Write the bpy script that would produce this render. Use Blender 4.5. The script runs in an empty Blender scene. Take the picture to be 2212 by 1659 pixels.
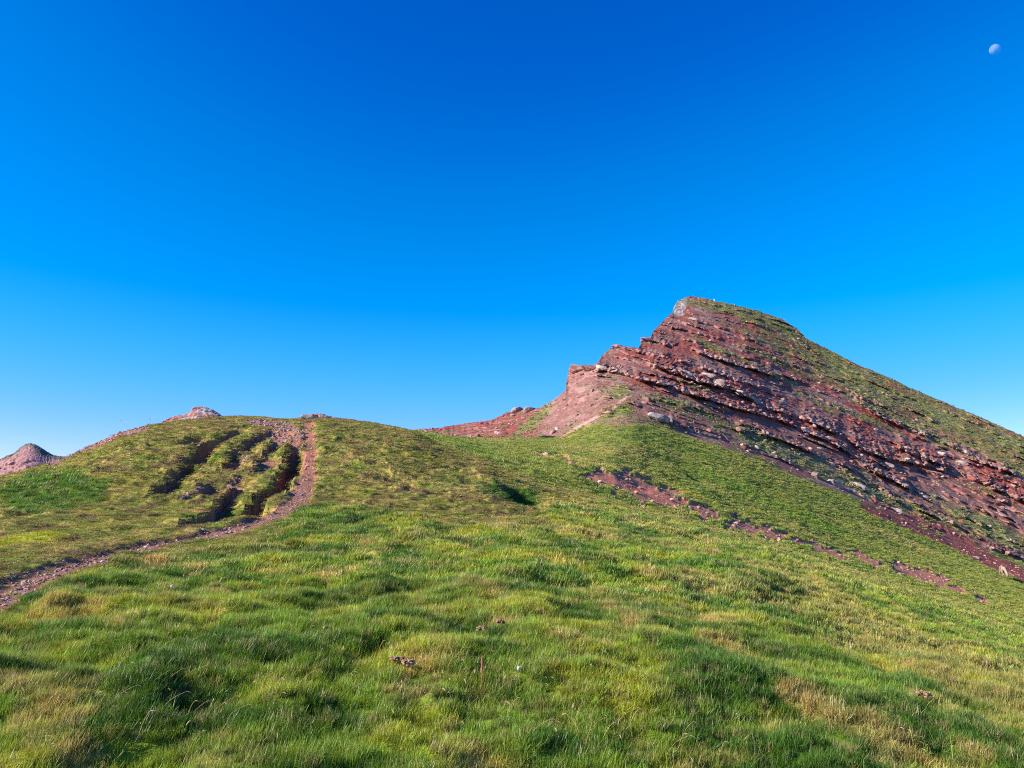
import bpy, bmesh, math, random
import numpy as np
from mathutils import Vector, Matrix, Euler

random.seed(7)
rng = np.random.default_rng(11)
scene = bpy.context.scene
R = math.radians

# ------------------------------------------------------------------ camera, sky, sun, exposure
EYE = 1.6
PITCH = R(10.0)
cam_d = bpy.data.cameras.new('camera')
cam = bpy.data.objects.new('camera', cam_d)
scene.collection.objects.link(cam)
cam.location = (0, 0, EYE)
cam.rotation_euler = (R(90) + PITCH, 0, 0)
cam_d.sensor_width = 36.0
cam_d.lens = 36.0 * 740.0 / 1024.0
cam_d.clip_start = 0.1
cam_d.clip_end = 60000
scene.camera = cam

SUN_EL = R(29.0)
SUN_AZ = R(-110.0)            # measured from the view direction, negative = to the left
sun_dir = Vector((math.sin(SUN_AZ) * math.cos(SUN_EL), math.cos(SUN_AZ) * math.cos(SUN_EL), math.sin(SUN_EL)))
sun_l = bpy.data.lights.new('sun', 'SUN')
sun_l.energy = 5.0
sun_l.angle = R(0.53)
sun_l.color = (1.0, 0.92, 0.79)
sun = bpy.data.objects.new('sun', sun_l)
sun.rotation_euler = sun_dir.to_track_quat('Z', 'Y').to_euler()
scene.collection.objects.link(sun)

world = bpy.data.worlds.new('World')
scene.world = world
world.use_nodes = True
wn = world.node_tree
wn.nodes.clear()
w_out = wn.nodes.new('ShaderNodeOutputWorld')
w_bg = wn.nodes.new('ShaderNodeBackground')
w_sky = wn.nodes.new('ShaderNodeTexSky')
w_sky.sky_type = 'NISHITA'
w_sky.sun_disc = False
w_sky.sun_elevation = SUN_EL
w_sky.sun_rotation = SUN_AZ
w_sky.altitude = 2000
w_sky.air_density = 1.0
w_sky.dust_density = 0.6
w_sky.ozone_density = 3.0
w_hsv = wn.nodes.new('ShaderNodeHueSaturation')
w_hsv.inputs['Saturation'].default_value = 1.45
w_hsv.inputs['Value'].default_value = 1.0
w_mix = wn.nodes.new('ShaderNodeMix'); w_mix.data_type = 'RGBA'; w_mix.blend_type = 'MULTIPLY'
w_mix.inputs[0].default_value = 1.0
w_mix.inputs[7].default_value = (0.78, 1.0, 1.32, 1)
wn.links.new(w_sky.outputs[0], w_hsv.inputs['Color'])
wn.links.new(w_hsv.outputs[0], w_mix.inputs[6])
w_sep = wn.nodes.new('ShaderNodeSeparateColor'); w_com = wn.nodes.new('ShaderNodeCombineColor')
wn.links.new(w_mix.outputs[2], w_sep.inputs[0])
def w_math(op, a, b):
    q = wn.nodes.new('ShaderNodeMath'); q.operation = op; wn.links.new(a, q.inputs[0]); q.inputs[1].default_value = b; return q.outputs[0]
w_cur = wn.nodes.new('ShaderNodeFloatCurve')
cv = w_cur.mapping.curves[0]
cv.points[0].location = (0, 0); cv.points[1].location = (1, 1)
for q in [(.175, .165), (.20, .215), (.235, .30), (.33, .46), (.48, .65), (.85, .89)]: cv.points.new(*q)
w_cur.mapping.update()
wn.links.new(w_math('MULTIPLY', w_sep.outputs[1], 0.25), w_cur.inputs['Value'])
wn.links.new(w_math('MULTIPLY', w_cur.outputs[0], 4.0), w_com.inputs[1])
wn.links.new(w_math('MULTIPLY', w_sep.outputs[0], 1.7), w_com.inputs[0])
wn.links.new(w_math('MULTIPLY', w_sep.outputs[2], 1.15), w_com.inputs[2])
wn.links.new(w_com.outputs[0], w_bg.inputs['Color'])
w_bg.inputs['Strength'].default_value = 0.092
wn.links.new(w_bg.outputs[0], w_out.inputs[0])

scene.view_settings.view_transform = 'Standard'
scene.view_settings.look = 'None'
scene.view_settings.exposure = 0.95
scene.view_settings.gamma = 1.0
scene.cycles.use_denoising = False
scene.cycles.filter_width = 1.05
scene.cycles.max_bounces = 5
scene.cycles.diffuse_bounces = 2
scene.cycles.transmission_bounces = 3
scene.cycles.transparent_max_bounces = 6

# ------------------------------------------------------------------ numeric helpers
FP, CX, CY = 740.0 * 2212 / 1024, 1106.0, 829.5       # focal length and centre, in photo units (2212 wide)
cp, sp = math.cos(PITCH), math.sin(PITCH)

def ray(u, v):
    x = (u - CX) / FP
    y = (CY - v) / FP
    dy = cp - y * sp
    return x / dy, (sp + y * cp) / dy                  # X and Z per metre of depth

def world_pt(u, v, Y):
    a, b = ray(u, v)
    return a * Y, Y + 0 * a, EYE + b * Y

_perm = np.random.default_rng(3).permutation(256).astype(np.int32)
_perm = np.concatenate([_perm, _perm])
_g = np.random.default_rng(4).normal(size=(256, 3)); _g /= np.linalg.norm(_g, axis=1)[:, None]
_g = _g.astype(np.float32)

def perlin(x, y, z=None):
    x = np.asarray(x, np.float32); y = np.asarray(y, np.float32)
    if z is None: z = np.zeros_like(x) + 0.37
    z = np.asarray(z, np.float32)
    xi = np.floor(x); yi = np.floor(y); zi = np.floor(z)
    fx = x - xi; fy = y - yi; fz = z - zi
    xi = xi.astype(np.int32) & 255; yi = yi.astype(np.int32) & 255; zi = zi.astype(np.int32) & 255
    ux = fx * fx * fx * (fx * (fx * 6 - 15) + 10); uy = fy * fy * fy * (fy * (fy * 6 - 15) + 10); uz = fz * fz * fz * (fz * (fz * 6 - 15) + 10)
    def gr(dx, dy, dz):
        h = _perm[_perm[_perm[(xi + dx) & 255] + ((yi + dy) & 255)] + ((zi + dz) & 255)]
        g = _g[h]
        return g[..., 0] * (fx - dx) + g[..., 1] * (fy - dy) + g[..., 2] * (fz - dz)
    def lx(dy, dz):
        a = gr(0, dy, dz); return a + ux * (gr(1, dy, dz) - a)
    def ly(dz):
        a = lx(0, dz); return a + uy * (lx(1, dz) - a)
    a = ly(0)
    return (a + uz * (ly(1) - a)) * 1.6

def fbm(x, y, z=None, o=4, rough=0.5, lac=2.03):
    s = 0; a = 1.0; t = 0; f = 1.0
    for i in range(o):
        s = s + a * perlin(x * f + 17.3 * i, y * f + 5.1 * i, None if z is None else z * f + 3.3 * i)
        t += a; a *= rough; f *= lac
    return s / t

def sst(a, b, x):
    t = np.clip((x - a) / (b - a), 0, 1)
    return t * t * (3 - 2 * t)

def mixc(a, b, t):
    return a + (np.asarray(b, np.float32) - a) * t[..., None]

def cell(x, seed=0):
    i = np.floor(x).astype(np.int64)
    return ((np.sin(i * 127.1 + seed * 31.7) * 43758.5453) % 1.0)

def pl(points, x):
    p = np.array(points, float)
    return np.interp(x, p[:, 0], p[:, 1])

def side_of(px, py, pts):
    """signed side of a polyline: positive to the right of a line that runs toward the viewer"""
    best = np.full(px.shape, 1e9); sg = np.ones(px.shape)
    for k in range(len(pts) - 1):
        ax, ay = pts[k][:2]; bx, by = pts[k + 1][:2]
        dx, dy = bx - ax, by - ay
        t = np.clip(((px - ax) * dx + (py - ay) * dy) / (dx * dx + dy * dy + 1e-9), 0, 1)
        q = np.hypot(px - ax - t * dx, py - ay - t * dy); m = q < best
        best[m] = q[m]; sg[m] = np.sign(dx * (py - ay) - dy * (px - ax))[m]
    return sg

def dist_poly(px, py, pts):
    """distance to a polyline and the arc position 0..1"""
    d = np.full(px.shape, 1e9); t_at = np.zeros(px.shape)
    pts = np.array(pts, float)
    seg = np.linalg.norm(np.diff(pts[:, :2], axis=0), axis=1); L = seg.sum(); acc = 0
    for k in range(len(pts) - 1):
        ax, ay = pts[k][:2]; bx, by = pts[k + 1][:2]
        dx, dy = bx - ax, by - ay
        t = np.clip(((px - ax) * dx + (py - ay) * dy) / (dx * dx + dy * dy + 1e-9), 0, 1)
        q = np.hypot(px - ax - t * dx, py - ay - t * dy)
        m = q < d
        d[m] = q[m]; t_at[m] = (acc + t[m] * seg[k]) / L
        acc += seg[k]
    return d, t_at

# ------------------------------------------------------------------ the land: a sheet of real positions
us = np.concatenate([np.arange(-760, -4, 9.0), np.arange(0, 2212, 1.8), np.arange(2216, 2960, 9.0)])
NU = len(us)
S = [-760, 0, 500, 1100, 1600, 2212, 2960]
def st(vals): return np.interp(us, S, vals)

A_SKY = [(-760, 1200), (-300, 1105), (0, 1026), (97, 1000), (130, 990), (160, 976), (200, 957), (230, 944), (262, 930), (300, 920), (325, 914),
         (357, 910), (400, 903), (470, 897), (520, 895), (560, 897), (620, 902), (655, 899), (700, 897), (740, 901), (800, 909),
         (850, 918), (895, 927), (940, 950), (989, 970), (1037, 984), (1069, 1002), (1118, 1021), (1166, 1041), (1215, 1052),
         (1263, 1064), (1305, 1073), (1375, 1094), (1446, 1112), (1516, 1132), (1600, 1156), (1731, 1195), (1832, 1226),
         (1932, 1256), (1999, 1284), (2066, 1297), (2212, 1338), (2500, 1430), (2960, 1560)]
vA = pl(A_SKY, us)
YA = pl([(-760, 36), (0, 37), (300, 42), (500, 47), (900, 47), (1166, 46), (1299, 48), (1587, 52), (1832, 55), (2212, 60), (2960, 66)], us)
SIL = [(895, 928), (930, 926), (960, 922), (1000, 915), (1030, 911), (1060, 908), (1095, 891), (1130, 886), (1160, 882), (1190, 868),
       (1215, 849), (1222, 842), (1226, 812), (1228, 796), (1250, 792), (1290, 786), (1300, 768), (1320, 751), (1330, 747), (1380, 751), (1388, 735),
       (1404, 731), (1412, 714), (1440, 686), (1452, 676), (1456, 662), (1464, 650), (1475, 644), (1490, 640), (1520, 643), (1545, 650),
       (1590, 660), (1640, 672), (1690, 690), (1720, 709), (1745, 733), (1800, 760), (1853, 788), (1900, 806), (1950, 830),
       (2020, 860), (2079, 885), (2150, 915), (2212, 943), (2500, 1080), (2960, 1250)]
knots = []
def knot(v, Y): knots.append((np.asarray(v, float) * np.ones(NU), np.asarray(Y, float) * np.ones(NU)))
knot(1790, st([3.4, 3.7, 4.0, 4.2, 4.6, 5.2, 5.6]))
knot(st([1440, 1440, 1440, 1445, 1470, 1540, 1700]), st([5.6, 6.0, 6.3, 6.6, 7.3, 8.4, 9.5]))
knot(st([1330, 1300, 1290, 1300, 1350, 1450, 1640]), st([8.5, 9.2, 10, 9.8, 11, 14, 15]))
knot(st([1285, 1215, 1190, 1190, 1230, 1400, 1610]), st([12.5, 13.5, 15.5, 15, 17.5, 28, 31]))
knot(st([1240, 1120, 1050, 1100, 1192, 1368, 1585]), st([20, 22, 27, 25, 28, 42, 46]))
knot(vA, YA)                                                                     # crest of the near hill
low = np.clip((900 - us) / 60, 0, 1)                                              # left of here all that follows hides behind the crest
knot(vA + 4 + 19 * low, YA + 3 + 8 * low)
G1 = pl([(895, 932), (940, 947), (989, 961), (1037, 974), (1118, 990), (1166, 996), (1234, 1004), (1328, 1018), (1399, 1044),
         (1493, 1066), (1587, 1100), (1704, 1140), (1832, 1186), (1965, 1228), (2212, 1290), (2960, 1500)], us)
YG1 = pl([(-760, 75), (895, 66), (1037, 62), (1234, 62), (1493, 72), (1832, 82), (2212, 93), (2960, 105)], us)
knot(np.where(us < 895, vA + 26, G1), YG1)
G2 = pl([(895, 932), (940, 938), (1000, 946), (1100, 946), (1215, 945), (1300, 912), (1350, 888), (1400, 905), (1450, 935), (1550, 960), (1650, 1000),
         (1850, 1080), (2050, 1170), (2212, 1225), (2960, 1440)], us)
YG2 = pl([(-760, 130), (895, 118), (1000, 118), (1100, 116), (1215, 112), (1300, 109), (1350, 108), (1450, 110), (1650, 118), (1850, 126), (2212, 142), (2960, 165)], us)
def soft(c, w):
    fine_u = np.arange(-760, 2960, 4.0); k = np.exp(-0.5 * (np.arange(-40, 41) * 4.0 / w)**2); k /= k.sum()
    f = np.interp(fine_u, us, c); f = np.convolve(np.concatenate([np.full(40, f[0]), f, np.full(40, f[-1])]), k, 'valid')
    return np.interp(us, fine_u, f)
m2 = sst(1180, 1260, us)
G2 = G2 * (1 - m2) + soft(G2, 34) * m2; YG2 = soft(YG2, 50); 
knot(np.where(us < 895, vA + 34, G2), YG2)
vS = np.where(us < 895, vA + 34, pl(SIL, us))
vS = np.where((us > 840) & (us < 895), vA + 1 + (895 - us) * 0.6, vS)
YS = pl([(-760, 230), (900, 215), (1000, 215), (1100, 200), (1190, 186), (1226, 182), (1300, 195), (1387, 225), (1460, 275), (1490, 282),
         (1600, 295), (1745, 288), (1900, 268), (2050, 248), (2212, 226), (2960, 200)], us)
vG2 = knots[-1][0]
knot(vG2 + (vS - vG2) * 0.5, YG2 + (YS - YG2) * 0.42)
knot(vS, YS)
knot(vS + 18, YS + 22)
knot(vS + 260, YS + 260)
KV = np.array([k[0] for k in knots]); KY = np.array([k[1] for k in knots])
NK = len(knots)
counts = [170, 95, 70, 95, 150, 5, 60, 105, 130, 175, 8, 10]
assert len(counts) == NK - 1

def pchip(K, ts):
    d = np.diff(K, axis=0)
    m = np.zeros_like(K)
    a, b = d[:-1], d[1:]
    m[1:-1] = np.where(a * b > 0, 2 * a * b / (a + b + 1e-12 * np.sign(a + b + 1e-30)), 0)
    m[0] = d[0]; m[-1] = d[-1]
    k = np.minimum(ts.astype(int), len(K) - 2); t = (ts - k)[:, None]
    h00 = 2 * t**3 - 3 * t**2 + 1; h10 = t**3 - 2 * t**2 + t; h01 = -2 * t**3 + 3 * t**2; h11 = t**3 - t**2
    return h00 * K[k] + h10 * m[k] + h01 * K[k + 1] + h11 * m[k + 1]

ts = []; row_of = [0]
for k, c in enumerate(counts):
    ts.append(k + np.arange(c) / c); row_of.append(row_of[-1] + c)
ts = np.concatenate(ts + [[NK - 1.0]])
V = pchip(KV, ts)
Yd = np.exp(pchip(np.log(KY), ts))
U = np.broadcast_to(us, V.shape).copy()
RA, RG0, RG1, RG2, RM, RS = row_of[5], row_of[6], row_of[7], row_of[8], row_of[9], row_of[10]
NR = V.shape[0]

# wobble of the two skylines and ledges are made along the sight depth first (mountain), heights after
rock_rows = slice(RG1, NR)
Um, Vm, Ym = U[rock_rows], V[rock_rows], Yd[rock_rows].copy()
# the face itself is one smooth surface through measured depths, cut by the skyline
CT = [(900, 940, 118), (1000, 946, 118), (1100, 946, 116), (1215, 945, 112), (1300, 912, 109), (1350, 888, 108), (1450, 935, 110), (1650, 1000, 118), (1850, 1080, 126), (2212, 1225, 142), (2600, 1350, 155),
      (900, 926, 190), (1000, 915, 190), (1100, 888, 182), (1190, 868, 172), (1226, 800, 158), (1226, 870, 138), (1290, 784, 166), (1300, 850, 128), (1330, 745, 186), (1400, 800, 152), (1385, 735, 198), (1460, 650, 250), (1490, 640, 255),
      (1450, 700, 216), (1450, 850, 136), (1600, 660, 262), (1745, 732, 262), (1900, 806, 256), (2050, 882, 248), (2212, 943, 238), (2600, 1120, 225),
      (1600, 820, 176), (1800, 900, 190), (2000, 990, 200), (2212, 1080, 190), (1700, 940, 152), (1900, 1030, 166), (1550, 740, 214), (1750, 820, 226)]
CT = np.array(CT, float); CP = CT[:, :2] / 300.0
def tps(r2): return np.where(r2 > 1e-12, r2 * np.log(r2 + 1e-12), 0)
nC = len(CT)
Kt = tps(((CP[:, None] - CP[None])**2).sum(-1)) + np.eye(nC) * 0.35
Pt = np.hstack([np.ones((nC, 1)), CP])
sol = np.linalg.solve(np.block([[Kt, Pt], [Pt.T, np.zeros((3, 3))]]), np.concatenate([np.log(CT[:, 2]), np.zeros(3)]))
face0 = RG2 - RG1
Yf = np.full(Um.shape, sol[nC]) + sol[nC + 1] * Um / 300.0 + sol[nC + 2] * Vm / 300.0
for k in range(nC): Yf += sol[k] * tps((Um / 300.0 - CP[k, 0])**2 + (Vm / 300.0 - CP[k, 1])**2)
Yf = np.exp(np.clip(Yf, 4.2, 5.9))
tface = np.clip((knots[8][0][None, :] - Vm) / (np.abs(knots[8][0] - vS) + 1e-3)[None, :], 0, 1)
rowi = np.arange(Um.shape[0])[:, None]
wf = sst(0.0, 0.10, tface) * (rowi > face0) * (us > 890)[None, :]
wf[RS - RG1:] = 0
Ycrest = Ym[RS - RG1].copy()
Ym = Ym + (Yf - Ym) * wf
Ym[RS - RG1:] += (Ym[RS - RG1 - 1] - Ycrest)[None, :]
Xm, _, Zm = world_pt(Um, Vm, Ym)
inm = sst(0.0, 0.12, (knots[8][0][None, :] - Vm) / (knots[8][0] - vS + 1e-3)[None, :] ) * (us > 880)[None, :]   # 0 on the green foot, 1 on the face
LEDGES = [  # (strength, reach above, riser, points)
    (1.6, 10, 3, [(1484, 691), (1533, 698), (1591, 716), (1650, 735)]),
    (2.0, 12, 3, [(1440, 706), (1478, 712), (1526, 724), (1591, 742)]),
    (5.5, 18, 4, [(1380, 731), (1407, 733), (1436, 742), (1475, 745), (1507, 758), (1542, 771), (1591, 787), (1640, 800), (1700, 822)]),
    (3.2, 12, 4, [(1316, 748), (1345, 748), (1374, 757), (1426, 769), (1475, 780), (1530, 798), (1600, 822), (1660, 842)]),
    (2.6, 9, 3, [(1290, 774), (1323, 770), (1361, 777), (1407, 787), (1440, 793), (1500, 806)]),
    (7.0, 20, 6, [(1407, 787), (1442, 798), (1475, 809), (1517, 825), (1555, 833), (1591, 843), (1626, 862), (1675, 885), (1723, 897), (1755, 910), (1820, 941), (1862, 969), (1917, 990), (2000, 1003), (2060, 1020)]),
    (6.5, 15, 6, [(1222, 806), (1250, 806), (1310, 797), (1336, 803), (1368, 812), (1400, 821), (1446, 832), (1491, 850), (1539, 862), (1594, 882), (1642, 893), (1691, 908), (1730, 927), (1772, 943), (1820, 967), (1868, 1005), (1933, 1037), (2010, 1080)]),
    (7.0, 18, 7, [(1940, 965), (1998, 988), (2046, 1007), (2111, 1036), (2175, 1064), (2240, 1090)]),
    (4.5, 12, 4, [(1852, 866), (1898, 898), (1982, 934), (2060, 965), (2130, 1000), (2212, 1030)]),
    (2.4, 10, 4, [(1700, 812), (1755, 830), (1820, 845), (1885, 868), (1960, 900)]),
    (3.0, 10, 5, [(1749, 1021), (1788, 1045), (1852, 1062), (1885, 1084), (1949, 1116), (2046, 1149), (2130, 1180), (2212, 1205)]),
    (2.6, 9, 5, [(1394, 897), (1442, 908), (1475, 921), (1523, 938), (1588, 955), (1626, 965), (1691, 990), (1730, 1014)]),
    (2.5, 9, 4, [(1600, 925), (1660, 940), (1720, 962), (1790, 995), (1870, 1040), (1960, 1090), (2080, 1140)]),
    (2.2, 8, 3, [(2050, 965), (2100, 1000), (2160, 1030), (2230, 1060)]),
    (2.2, 10, 4, [(1600, 745), (1680, 775), (1760, 805), (1800, 830)]),
    (2.6, 8, 3, [(1880, 880), (1950, 915), (2040, 950)]),
    (1.8, 9, 3, [(1340, 850), (1420, 862), (1500, 880), (1570, 905), (1640, 925), (1740, 968)]),
    (1.2, 5, 2, [(930, 931), (1000, 925), (1060, 921), (1140, 912)]),
    (1.2, 5, 2, [(950, 938), (1040, 931), (1120, 925), (1180, 910)]),
    (1.2, 5, 2, [(1000, 921), (1070, 914), (1120, 905)]),
]
dY = np.zeros_like(Ym)
WARP1 = 5.0 * perlin(Um / 8.0, Vm / 4.0); WARP2 = 9.0 * perlin(Um / 15.0 + 7, Vm / 5.0)
ledge_w = np.zeros_like(Ym)            # how much bare ledge rock there is
for n, (a, up, ri, pts) in enumerate(LEDGES):
    p = np.array(pts, float)
    L = np.interp(us, p[:, 0], p[:, 1]) + 2.2 * perlin(us / 23.0, us * 0 + n * 3.7) + 1.2 * perlin(us / 7.0, us * 0 + n * 9.1) + 0.8 * cell(us / 5.5 + n, n)
    env = sst(p[0, 0] - 12, p[0, 0] + 12, us) * (1 - sst(p[-1, 0] - 25, p[-1, 0] + 5, us))
    gap = sst(-0.45, 0.0, perlin(us / 45.0, us * 0 + 31.3 * n))
    amp = a * env * (0.25 + 0.75 * gap)
    dd = L[None, :] - Vm                         # above the line = positive
    upf = np.exp(-np.clip(dd, 0, None) / up)
    dnf = np.clip(1 + dd / ri, 0, 1)
    f = np.where(dd > 0, upf, dnf)
    uw = Um + WARP1 + 0.5 * (L[None, :] - Vm)
    blk2 = 0.42 + 0.55 * cell(uw / (5.0 + 0.5 * a) + 3 * n, n + 5) + 0.38 * cell((uw + WARP2) / 11.0 + n, n + 9) + 0.35 * WARP1 / 5
    dY -= amp[None, :] * f * np.clip(blk2, 0.1, 1.6)
    ledge_w = np.maximum(ledge_w, (env * (0.3 + 0.7 * gap) * min(1, a / 4))[None, :] * np.exp(-(np.clip(dd - 1, 0, None) / (2.0 + up * 0.22))**2) * np.clip(1 + dd / (ri + 1), 0, 1))
# thin parallel beds between the big ledges
Fb = np.interp(us, [1220, 1310, 1400, 1491, 1594, 1691, 1820, 1933, 2060, 2212, 2500, 2960], [782, 793, 819, 850, 882, 912, 966, 1030, 1085, 1150, 1290, 1500])[None, :]
bedc = Vm - Fb
right = sst(1225, 1300, Um)
for (per, amp0, nn_) in [(14.0, 2.5, 1), (6.3, 0.8, 2)]:
    q_ = bedc / per + 0.9 * perlin(Um / 150.0, bedc / 45.0 + nn_ * 9) + 0.14 * perlin(Um / 14.0, bedc / 9.0 + nn_)
    fr = q_ - np.floor(q_); band = np.floor(q_)
    gapn = sst(-0.05, 0.45, perlin(Um / 42.0 + band * 7.7, band * 3.1 + nn_))
    bl_ = 0.65 + 0.6 * cell((Um + WARP1) / (4.5 + 2 * nn_) + band * 5, nn_)
    sh_ = sst(0.15, 0.80, fr)**2 * (1 - sst(0.84, 1.0, fr))
    dY -= right * amp0 * gapn * bl_ * sh_
    ledge_w = np.maximum(ledge_w, right * gapn * 0.62 * sst(0.6, 0.8, fr) * (1 - sst(0.9, 1.0, fr)) / nn_**.5)
Ym += dY * inm
# broken rock relief (real displacement in metres)
Xm, _, Zm = world_pt(Um, Vm, Ym)
rq = np.abs(perlin(Xm / 5.5, Ym / 7.0, Zm / 2.6))
rr = np.abs(perlin(Xm / 2.2 + 9, Ym / 3.0, Zm / 1.1))
rg = fbm(Xm / 26.0, Ym / 30.0, Zm / 18.0, o=3)
rock_amt = sst(0.35, 0.75, (Um - 1250) / 500) * 0.35 + 0.65
edge_keep = sst(0, 7, np.abs(Vm - vS[None, :])) * 0.8 + 0.2
Ym += inm * edge_keep * (1.7 * rg + (1.7 + 1.6 * sst(1750, 1950, Um) * sst(930, 1000, Vm)) * (rq - 0.25) * rock_amt + 0.9 * (rr - 0.25) * rock_amt)
# skyline roughness of the mountain
V[rock_rows] += inm * (1.3 * perlin(Um / 9.0, Um * 0 + 2.2) + 0.9 * perlin(Um / 3.5, Um * 0 + 8.2)) * sst(30, 0, np.abs(Vm - vS[None, :]))
Yd[rock_rows] = Ym

X, Y, Z = world_pt(U, V, Yd)
Z = np.array(Z); X = np.array(X)

def find_row(u, v, r0, r1):
    """grid place (row, col, both fractional) where the sheet shows at photo place (u, v), between two rows"""
    j = np.interp(u, us, np.arange(NU)); j0 = min(int(j), NU - 2); fj = j - j0
    colv = V[r0:r1, j0] * (1 - fj) + V[r0:r1, j0 + 1] * fj
    k = np.argmin(np.abs(colv - v))
    return r0 + k, j

def grid_at(A, i, j):
    i0 = np.clip(np.floor(i).astype(int), 0, NR - 2); j0 = np.clip(np.floor(j).astype(int), 0, NU - 2)
    fi = i - i0; fj = j - j0
    return (A[i0, j0] * (1 - fi) * (1 - fj) + A[i0 + 1, j0] * fi * (1 - fj) + A[i0, j0 + 1] * (1 - fi) * fj + A[i0 + 1, j0 + 1] * fi * fj)

def xy_line(pts, r0=0, r1=None):
    out = []
    for (u, v) in pts:
        i, j = find_row(u, v, r0, r1 or RA)
        i = np.array(float(i)); j = np.array(float(j))
        out.append((float(grid_at(X, i, j)), float(grid_at(Y, i, j))))
    return out

# ---- masks on the near hill (rows 0..RA)
nh = slice(0, RA + 6)
Xn, Yn, Un, Vn = X[nh], Y[nh], U[nh], V[nh]
wig = fbm(Xn / 1.3, Yn / 1.3, o=3)
wig2 = fbm(Xn / 0.45 + 40, Yn / 0.45, o=2)
dZ = np.zeros_like(Xn)
dirt = np.zeros_like(Xn)          # bare earth 0..1
path_m = np.zeros_like(Xn)
rubble = np.zeros_like(Xn)
redness = np.zeros_like(Xn)

PATH = [(-330, 1365), (-150, 1325), (0, 1279), (65, 1250), (129, 1226), (226, 1198), (323, 1173), (420, 1158), (501, 1140), (565, 1122), (625, 1093),
        (650, 1064), (663, 1022), (671, 974), (668, 941), (664, 909)]
pw = xy_line(PATH)
dp, tp = dist_poly(Xn, Yn, pw)
halfw = np.interp(tp, [0, .3, .5, .65, .78, 1], [.50, .50, .42, .37, .30, .36])
pe = dp + 0.16 * wig + 0.08 * wig2
path_m = sst(halfw + 0.10, halfw - 0.10, pe)
dirt = np.maximum(dirt, path_m)
dZ -= 0.11 * sst(halfw + 0.12, halfw - 0.15, pe)
redness = np.maximum(redness, path_m * sst(0.55, 0.75, tp))

RUTS = [  # depth, half width, points
    (0.75, 0.50, [(520, 922), (490, 934), (468, 944), (430, 957), (409, 977), (390, 1003), (367, 1025), (335, 1051), (310, 1078)]),
    (0.55, 0.62, [(581, 926), (545, 940), (528, 960), (496, 972), (482, 999), (470, 1012)]),
    (0.42, 0.50, [(590, 946), (572, 962), (566, 985), (556, 1006), (540, 1022)]),
    (0.62, 0.50, [(512, 1032), (488, 1050), (477, 1068), (446, 1103), (388, 1132)]), (0.3, 0.4, [(455, 1040), (430, 1060), (400, 1080)]),
    (1.25, 0.78, [(628, 955), (616, 980), (608, 1006), (598, 1036), (560, 1063), (515, 1090), (476, 1120)]),
    (0.40, 0.35, [(520, 957), (545, 975), (556, 1000), (540, 1022)]),
    (0.45, 0.30, [(437, 942), (415, 945), (398, 952), (392, 962)]),
    (0.40, 0.30, [(430, 985), (452, 1000), (478, 1004)]), (0.45, 0.28, [(508, 1015), (535, 1022), (560, 1018)]), (0.35, 0.25, [(410, 1030), (440, 1036)]), (0.4, 0.26, [(560, 985), (585, 992), (612, 988)]), (0.3, 0.3, [(590, 930), (610, 945)]),
]
for n, (dep, hw, pts) in enumerate(RUTS):
    line = xy_line(pts)
    d, t = dist_poly(Xn, Yn, line)
    e = sst(0, 0.12, t) * sst(1, 0.92, t)
    sg = side_of(Xn, Yn, line)
    sd = d * sg + (0.18 if dep > 1.2 else 0.30) * wig + (0.12 if dep > 1.2 else 0.22) * wig2                 # metres to the right of the cut bank
    wide = hw * (0.55 + 0.35 * e) * (1 + 0.9 * np.clip(perlin(Xn / 1.1 + 3 * n, Yn / 2.2), -.5, .6))
    main = dep > 1.2
    wall = sst(-0.10, 0.04, sd)
    rise = sst(wide + (0.30 if main else 0.75), wide * (0.9 if main else 0.6), sd)
    ends = sst(0.9, 0.5, d - 1.0) if False else 1.0
    prof = wall * rise * (d < 2.2) * np.where((t <= 0) | (t >= 1), sst(.8, .1, d), 1.0)
    brk = 0.75 + 0.4 * sst(-0.3, 0.3, perlin(Xn / 1.7 + n * 7, Yn / 1.7))
    dZ = np.minimum(dZ, -dep * 1.05 * (0.15 + 0.85 * e) * prof * brk)
    fl = sst(-0.12, -0.02, sd) * sst(wide * 1.0 + 0.05, wide * 0.75 - 0.05, sd) * (0.5 + 0.5 * e) * (prof > 0.05)
    dirt = np.maximum(dirt, fl)
    redness = np.maximum(redness, fl * 0.7)
# stony patch at the head of the ruts, rubble on the left ridge, small bare places
def blob(Ux, Vx, u0, v0, su, sv, rot=0.0):
    a = Ux - u0; b = Vx - v0
    c, s = math.cos(rot), math.sin(rot)
    return np.exp(-(((a * c + b * s) / su)**2 + ((-a * s + b * c) / sv)**2))
wn_ = 0.35 * fbm(Un / 30.0, Vn / 9.0, o=3)
for (u0, v0, su, sv, ro) in [(575, 912, 60, 9, .1), (625, 930, 38, 16, .5), (640, 955, 18, 14, .5), (600, 940, 30, 14, .3), (530, 985, 16, 8, -.6), (560, 1005, 14, 8, 0),
                             (500, 1040, 26, 5, -.5), (430, 1055, 30, 5, -.5), (400, 1070, 24, 5, -.6)]:
    b = sst(0.35, 0.6, blob(Un, Vn, u0, v0, su, sv, ro) + wn_)
    rubble = np.maximum(rubble, b)
ridge_rub = sst(12, 2, Vn - vA[None, :] + 14 * wn_ - 6 * sst(180, 220, Un)) * sst(95, 120, Un) * sst(345, 300, Un)
rubble = np.maximum(rubble, ridge_rub)
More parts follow.
